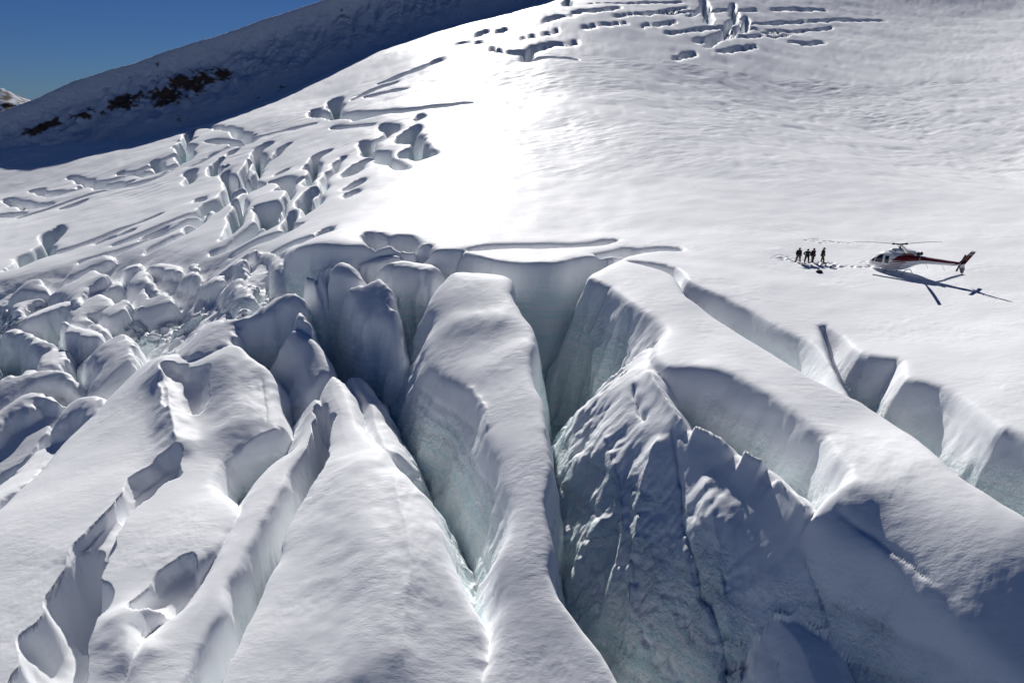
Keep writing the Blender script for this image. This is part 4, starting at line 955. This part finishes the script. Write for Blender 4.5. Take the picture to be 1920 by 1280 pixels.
def lettering(name, body_txt, size, parent, place, mat):
    cu = bpy.data.curves.new(name, 'FONT'); cu.body = body_txt; cu.size = size; cu.align_x = 'CENTER'; cu.align_y = 'CENTER'
    tmp = bpy.data.objects.new(name, cu); C.objects.link(tmp)
    dg = bpy.context.evaluated_depsgraph_get()
    me = bpy.data.meshes.new_from_object(tmp.evaluated_get(dg))
    bpy.data.objects.remove(tmp)
    bm = bmesh.new(); bm.from_mesh(me)
    bmesh.ops.subdivide_edges(bm, edges=[e for e in bm.edges if e.calc_length() > 0.12], cuts=1)
    for v in bm.verts:
        v.co = place(v.co.x, v.co.y)
    bm.to_mesh(me); bm.free()
    me.materials.clear(); me.materials.append(mat)
    o = bpy.data.objects.new(name, me); C.objects.link(o); o.parent = parent
    return o
# port side reads left to right from nose to tail, starboard from tail to nose
lettering('side_lettering', 'GLACIER SOUTHERN LAKES', 0.155, body, lambda a, b: Vector((1.95 - a, side_y(1.95 - a, 0.96 + b) + 0.022, 0.96 + b)), M_INK)
lettering('side_lettering', 'GLACIER SOUTHERN LAKES', 0.155, body, lambda a, b: Vector((1.95 + a, -side_y(1.95 + a, 0.96 + b) - 0.022, 0.96 + b)), M_INK)
lettering('registration_letters', 'NU', 0.36, vf, lambda a, b: Vector((-7.03 - a, 0.046, 1.36 + b)), M_INK)
lettering('registration_letters', 'NU', 0.36, vf, lambda a, b: Vector((-7.03 + a, -0.046, 1.36 + b)), M_INK)

# ----------------------------------------------------------------- people
M_SKIN = paint('skin', (0.36, 0.21, 0.15), 0.6)
def skin_obj(name, V, E, R, mat, parent=None, sub=2):
    me = bpy.data.meshes.new(name); me.from_pydata([tuple(v) for v in V], E, [])
    tmp = bpy.data.objects.new(name, me); C.objects.link(tmp)
    md = tmp.modifiers.new('skin', 'SKIN'); md.use_smooth_shade = True
    for k, r in enumerate(R):
        sv = me.skin_vertices[0].data[k]
        sv.radius = (r, r) if not isinstance(r, tuple) else r
        sv.use_root = (k == 0)
    sb = tmp.modifiers.new('sub', 'SUBSURF'); sb.levels = sub; sb.render_levels = sub
    dg = bpy.context.evaluated_depsgraph_get()
    out = bpy.data.meshes.new_from_object(tmp.evaluated_get(dg))
    bpy.data.objects.remove(tmp)
    out.name = name; out.materials.clear(); out.materials.append(mat)
    o = bpy.data.objects.new(name, out); C.objects.link(o)
    if parent: o.parent = parent
    return o

def person(px, py, h, face, spread, step, elbows, jacket, trousers, hat, label):
    x, y = on_base(px, py)
    s_ = h / 1.75
    P = lambda a, b, c: Vector((a * s_, b * s_, c * s_))         # x to the person's left, y forward, z up
    hip, kn = 0.93, 0.49
    J = {'pel': P(0, 0, 0.97), 'wst': P(0, 0.01, 1.12), 'chs': P(0, 0.0, 1.32), 'nck': P(0, -0.01, 1.48), 'nk2': P(0, 0.01, 1.55), 'hd1': P(0, 0.03, 1.62), 'hd2': P(0, 0.02, 1.70)}
    for sg, n in ((1, 'l'), (-1, 'r')):
        fw = step if sg > 0 else -step * 0.6
        J['hip' + n] = P(sg * 0.10, 0, hip); J['kne' + n] = P(sg * (0.10 + spread * 0.55), fw * 0.55 + 0.03, kn); J['ank' + n] = P(sg * (0.10 + spread), fw, 0.09); J['toe' + n] = P(sg * (0.12 + spread), fw + 0.16, 0.04)
        J['shl' + n] = P(sg * 0.185, 0, 1.42)
        J['elb' + n] = P(sg * (0.25 + elbows * 0.10), -0.03, 1.14); J['wri' + n] = P(sg * (0.25 - elbows * 0.06), 0.06 + 0.06 * elbows, 0.92 + 0.1 * elbows); J['hnd' + n] = P(sg * (0.245 - elbows * 0.08), 0.09 + 0.08 * elbows, 0.84 + 0.1 * elbows)
    names = list(J); ix = {n: i for i, n in enumerate(names)}
    rad = {'pel': 0.13, 'wst': 0.12, 'chs': 0.14, 'nck': 0.07, 'nk2': 0.055, 'hd1': 0.085, 'hd2': 0.08, 'hip': 0.095, 'kne': 0.06, 'ank': 0.04, 'toe': 0.04, 'shl': 0.065, 'elb': 0.045, 'wri': 0.03, 'hnd': 0.035}
    R = lambda n, k=1.0, a=0.0: (rad[n] if n in rad else rad[n[:3]]) * s_ * k + a
    E = [('pel', 'wst'), ('wst', 'chs'), ('chs', 'nck'), ('nck', 'nk2'), ('nk2', 'hd1'), ('hd1', 'hd2')]
    for n in 'lr':
        E += [('pel', 'hip' + n), ('hip' + n, 'kne' + n), ('kne' + n, 'ank' + n), ('ank' + n, 'toe' + n), ('chs', 'shl' + n), ('shl' + n, 'elb' + n), ('elb' + n, 'wri' + n), ('wri' + n, 'hnd' + n)]
    V = [J[n] for n in names]; ED = [(ix[a], ix[b]) for a, b in E]; RR = [R(n) for n in names]
    # five fingers on each hand, the thumb from the side of the palm
    for n, sg in (('l', 1), ('r', -1)):
        pal = J['hnd' + n]; dn = (J['hnd' + n] - J['wri' + n]).normalized(); sd2 = Vector((0, 1, 0)).cross(dn).normalized(); fw2 = dn.cross(sd2)
        for f, (o_, ln) in enumerate(((-0.026, 0.075), (-0.009, 0.088), (0.009, 0.082), (0.025, 0.065))):
            i0 = len(V)
            V += [pal + fw2 * o_ * s_ + dn * 0.035 * s_, pal + fw2 * o_ * s_ + dn * (0.035 + ln * 0.55) * s_, pal + fw2 * o_ * s_ + dn * (0.035 + ln) * s_ - sd2 * sg * 0.02 * s_]
            ED += [(ix['hnd' + n], i0), (i0, i0 + 1), (i0 + 1, i0 + 2)]; RR += [0.009 * s_, 0.0085 * s_, 0.007 * s_]
        i0 = len(V); V += [pal - fw2 * 0.045 * s_ + dn * 0.01 * s_, pal - fw2 * 0.055 * s_ + dn * 0.045 * s_]; ED += [(ix['hnd' + n], i0), (i0, i0 + 1)]; RR += [0.010 * s_, 0.008 * s_]
    body_ = skin_obj('person', V, ED, RR, M_SKIN)
    # nose, ears and a brow on the head
    def dab(nm, c, r, mt, par):
        vs, fs = [], []
        for i in range(7):
            ph = math.pi * i / 6
            for j in range(10):
                th = 2 * math.pi * j / 10
                vs.append(Vector(c) + Vector((r[0] * math.sin(ph) * math.cos(th), r[1] * math.sin(ph) * math.sin(th), r[2] * math.cos(ph))))
        for i in range(6):
            for j in range(10):
                fs.append((i * 10 + j, i * 10 + (j + 1) % 10, (i + 1) * 10 + (j + 1) % 10, (i + 1) * 10 + j))
        return mesh_obj(nm, vs, fs, mt, par)
    hd = J['hd1']
    dab('nose', hd + Vector((0, 0.095 * s_, -0.005)), (0.014, 0.02, 0.022), M_SKIN, body_)
    for sg in (1, -1):
        dab('ear', hd + Vector((sg * 0.088 * s_, 0, 0)), (0.012, 0.02, 0.032), M_SKIN, body_)
        dab('eye', hd + Vector((sg * 0.034 * s_, 0.083 * s_, 0.022)), (0.012, 0.008, 0.008), M_BLACK, body_)
    def cloth(nm, keys, edges, k, add, mt):
        loc = {n: i for i, n in enumerate(keys)}
        return skin_obj(nm, [J[n] for n in keys], [(loc[a], loc[b]) for a, b in edges], [R(n, k, add) for n in keys], mt, body_)
    jk = ['chs', 'wst', 'pel', 'nck'] + [a + n for n in 'lr' for a in ('shl', 'elb', 'wri')]
    je = [('chs', 'wst'), ('wst', 'pel'), ('chs', 'nck')] + [e for n in 'lr' for e in (('chs', 'shl' + n), ('shl' + n, 'elb' + n), ('elb' + n, 'wri' + n))]
    cloth('jacket', jk, je, 1.35, 0.022, jacket)
    tk = ['pel'] + [a + n for n in 'lr' for a in ('hip', 'kne', 'ank')]
    te = [e for n in 'lr' for e in (('pel', 'hip' + n), ('hip' + n, 'kne' + n), ('kne' + n, 'ank' + n))]
    cloth('trousers', tk, te, 1.12, 0.018, trousers)
    for n in 'lr':
        cloth('boot', ['ank' + n, 'toe' + n], [('ank' + n, 'toe' + n)], 1.1, 0.02, M_BLACK)
    if hat == 'brim':
        rings = [[hd + Vector((r * math.cos(t), r * math.sin(t), z)) for t in [2 * math.pi * q / 14 for q in range(14)]] for r, z in ((0.10, 0.02), (0.17, 0.015), (0.17, 0.03), (0.108, 0.05), (0.10, 0.12), (0.06, 0.15))]
    else:
        rings = [[hd + Vector((r * math.cos(t), r * math.sin(t), z)) for t in [2 * math.pi * q / 14 for q in range(14)]] for r, z in ((0.096, 0.0), (0.106, 0.03), (0.10, 0.09), (0.07, 0.135), (0.03, 0.155))]
    fix_normals(mesh_obj('hat', *loft(rings), M_BLACK, body_))
    body_.scale = (1.25, 1.25, 1.0)
    body_.location = (x, y, ground_z(x, y) - 0.06); body_.rotation_euler = (0, 0, math.radians(face))
    tag(body_, label, 'person', 'people standing on the snow')
    return body_

J_BLACK = paint('black_jacket_cloth', (0.012, 0.012, 0.014), 0.85); J_GREEN = paint('dark_green_jacket_cloth', (0.010, 0.018, 0.016), 0.85); J_BROWN = paint('dark_brown_jacket_cloth', (0.035, 0.014, 0.012), 0.85)
T_KHAKI = paint('khaki_trouser_cloth', (0.11, 0.07, 0.04), 0.9); T_NAVY = paint('navy_trouser_cloth', (0.014, 0.015, 0.024), 0.9); T_GREY = paint('charcoal_trouser_cloth', (0.04, 0.03, 0.035), 0.9)
person(1496, 489, 1.72, 200, 0.10, -0.10, 0.1, J_BLACK, T_KHAKI, 'cap', 'person in black jacket and khaki trousers, leftmost of the four by the helicopter')
person(1512, 491, 1.60, 170, 0.10, 0.06, 0.9, J_GREEN, T_NAVY, 'cap', 'shorter person in all dark clothes with elbows out, second from the left')
person(1523, 488, 1.70, 215, 0.02, 0.05, 0.0, J_BROWN, T_GREY, 'cap', 'person in dark brown coat standing with legs together, third from the left')
person(1541, 490, 1.74, 235, 0.13, 0.22, 0.6, J_BLACK, T_KHAKI, 'brim', 'person in brimmed hat and khaki trousers stepping out, nearest the helicopter')

# a dark pack lying on the snow in front of the group
px_k = on_base(1536, 510)
V, F = loft([[(a * 0.34 * k, b * 0.2 * k, z) for a, b in ((1, 0.6), (0.7, 1), (-0.7, 1), (-1, 0.6), (-1, -0.6), (-0.7, -1), (0.7, -1), (1, -0.6))] for z, k in ((0.0, 0.8), (0.06, 1.0), (0.18, 0.95), (0.24, 0.7))])
pk = fix_normals(mesh_obj('backpack', V, F, J_BLACK))
pk.location = (px_k[0], px_k[1], ground_z(*px_k) - 0.02); pk.rotation_euler = (0, 0, 0.2)
mesh_obj('strap', *path_tube([(-0.2, 0.1, 0.23), (-0.1, 0.14, 0.3), (0.1, 0.14, 0.3), (0.2, 0.1, 0.23)], 0.015), M_BLACK, pk)
tag(pk, 'small dark pack lying on the trampled snow below the four people', 'bag')
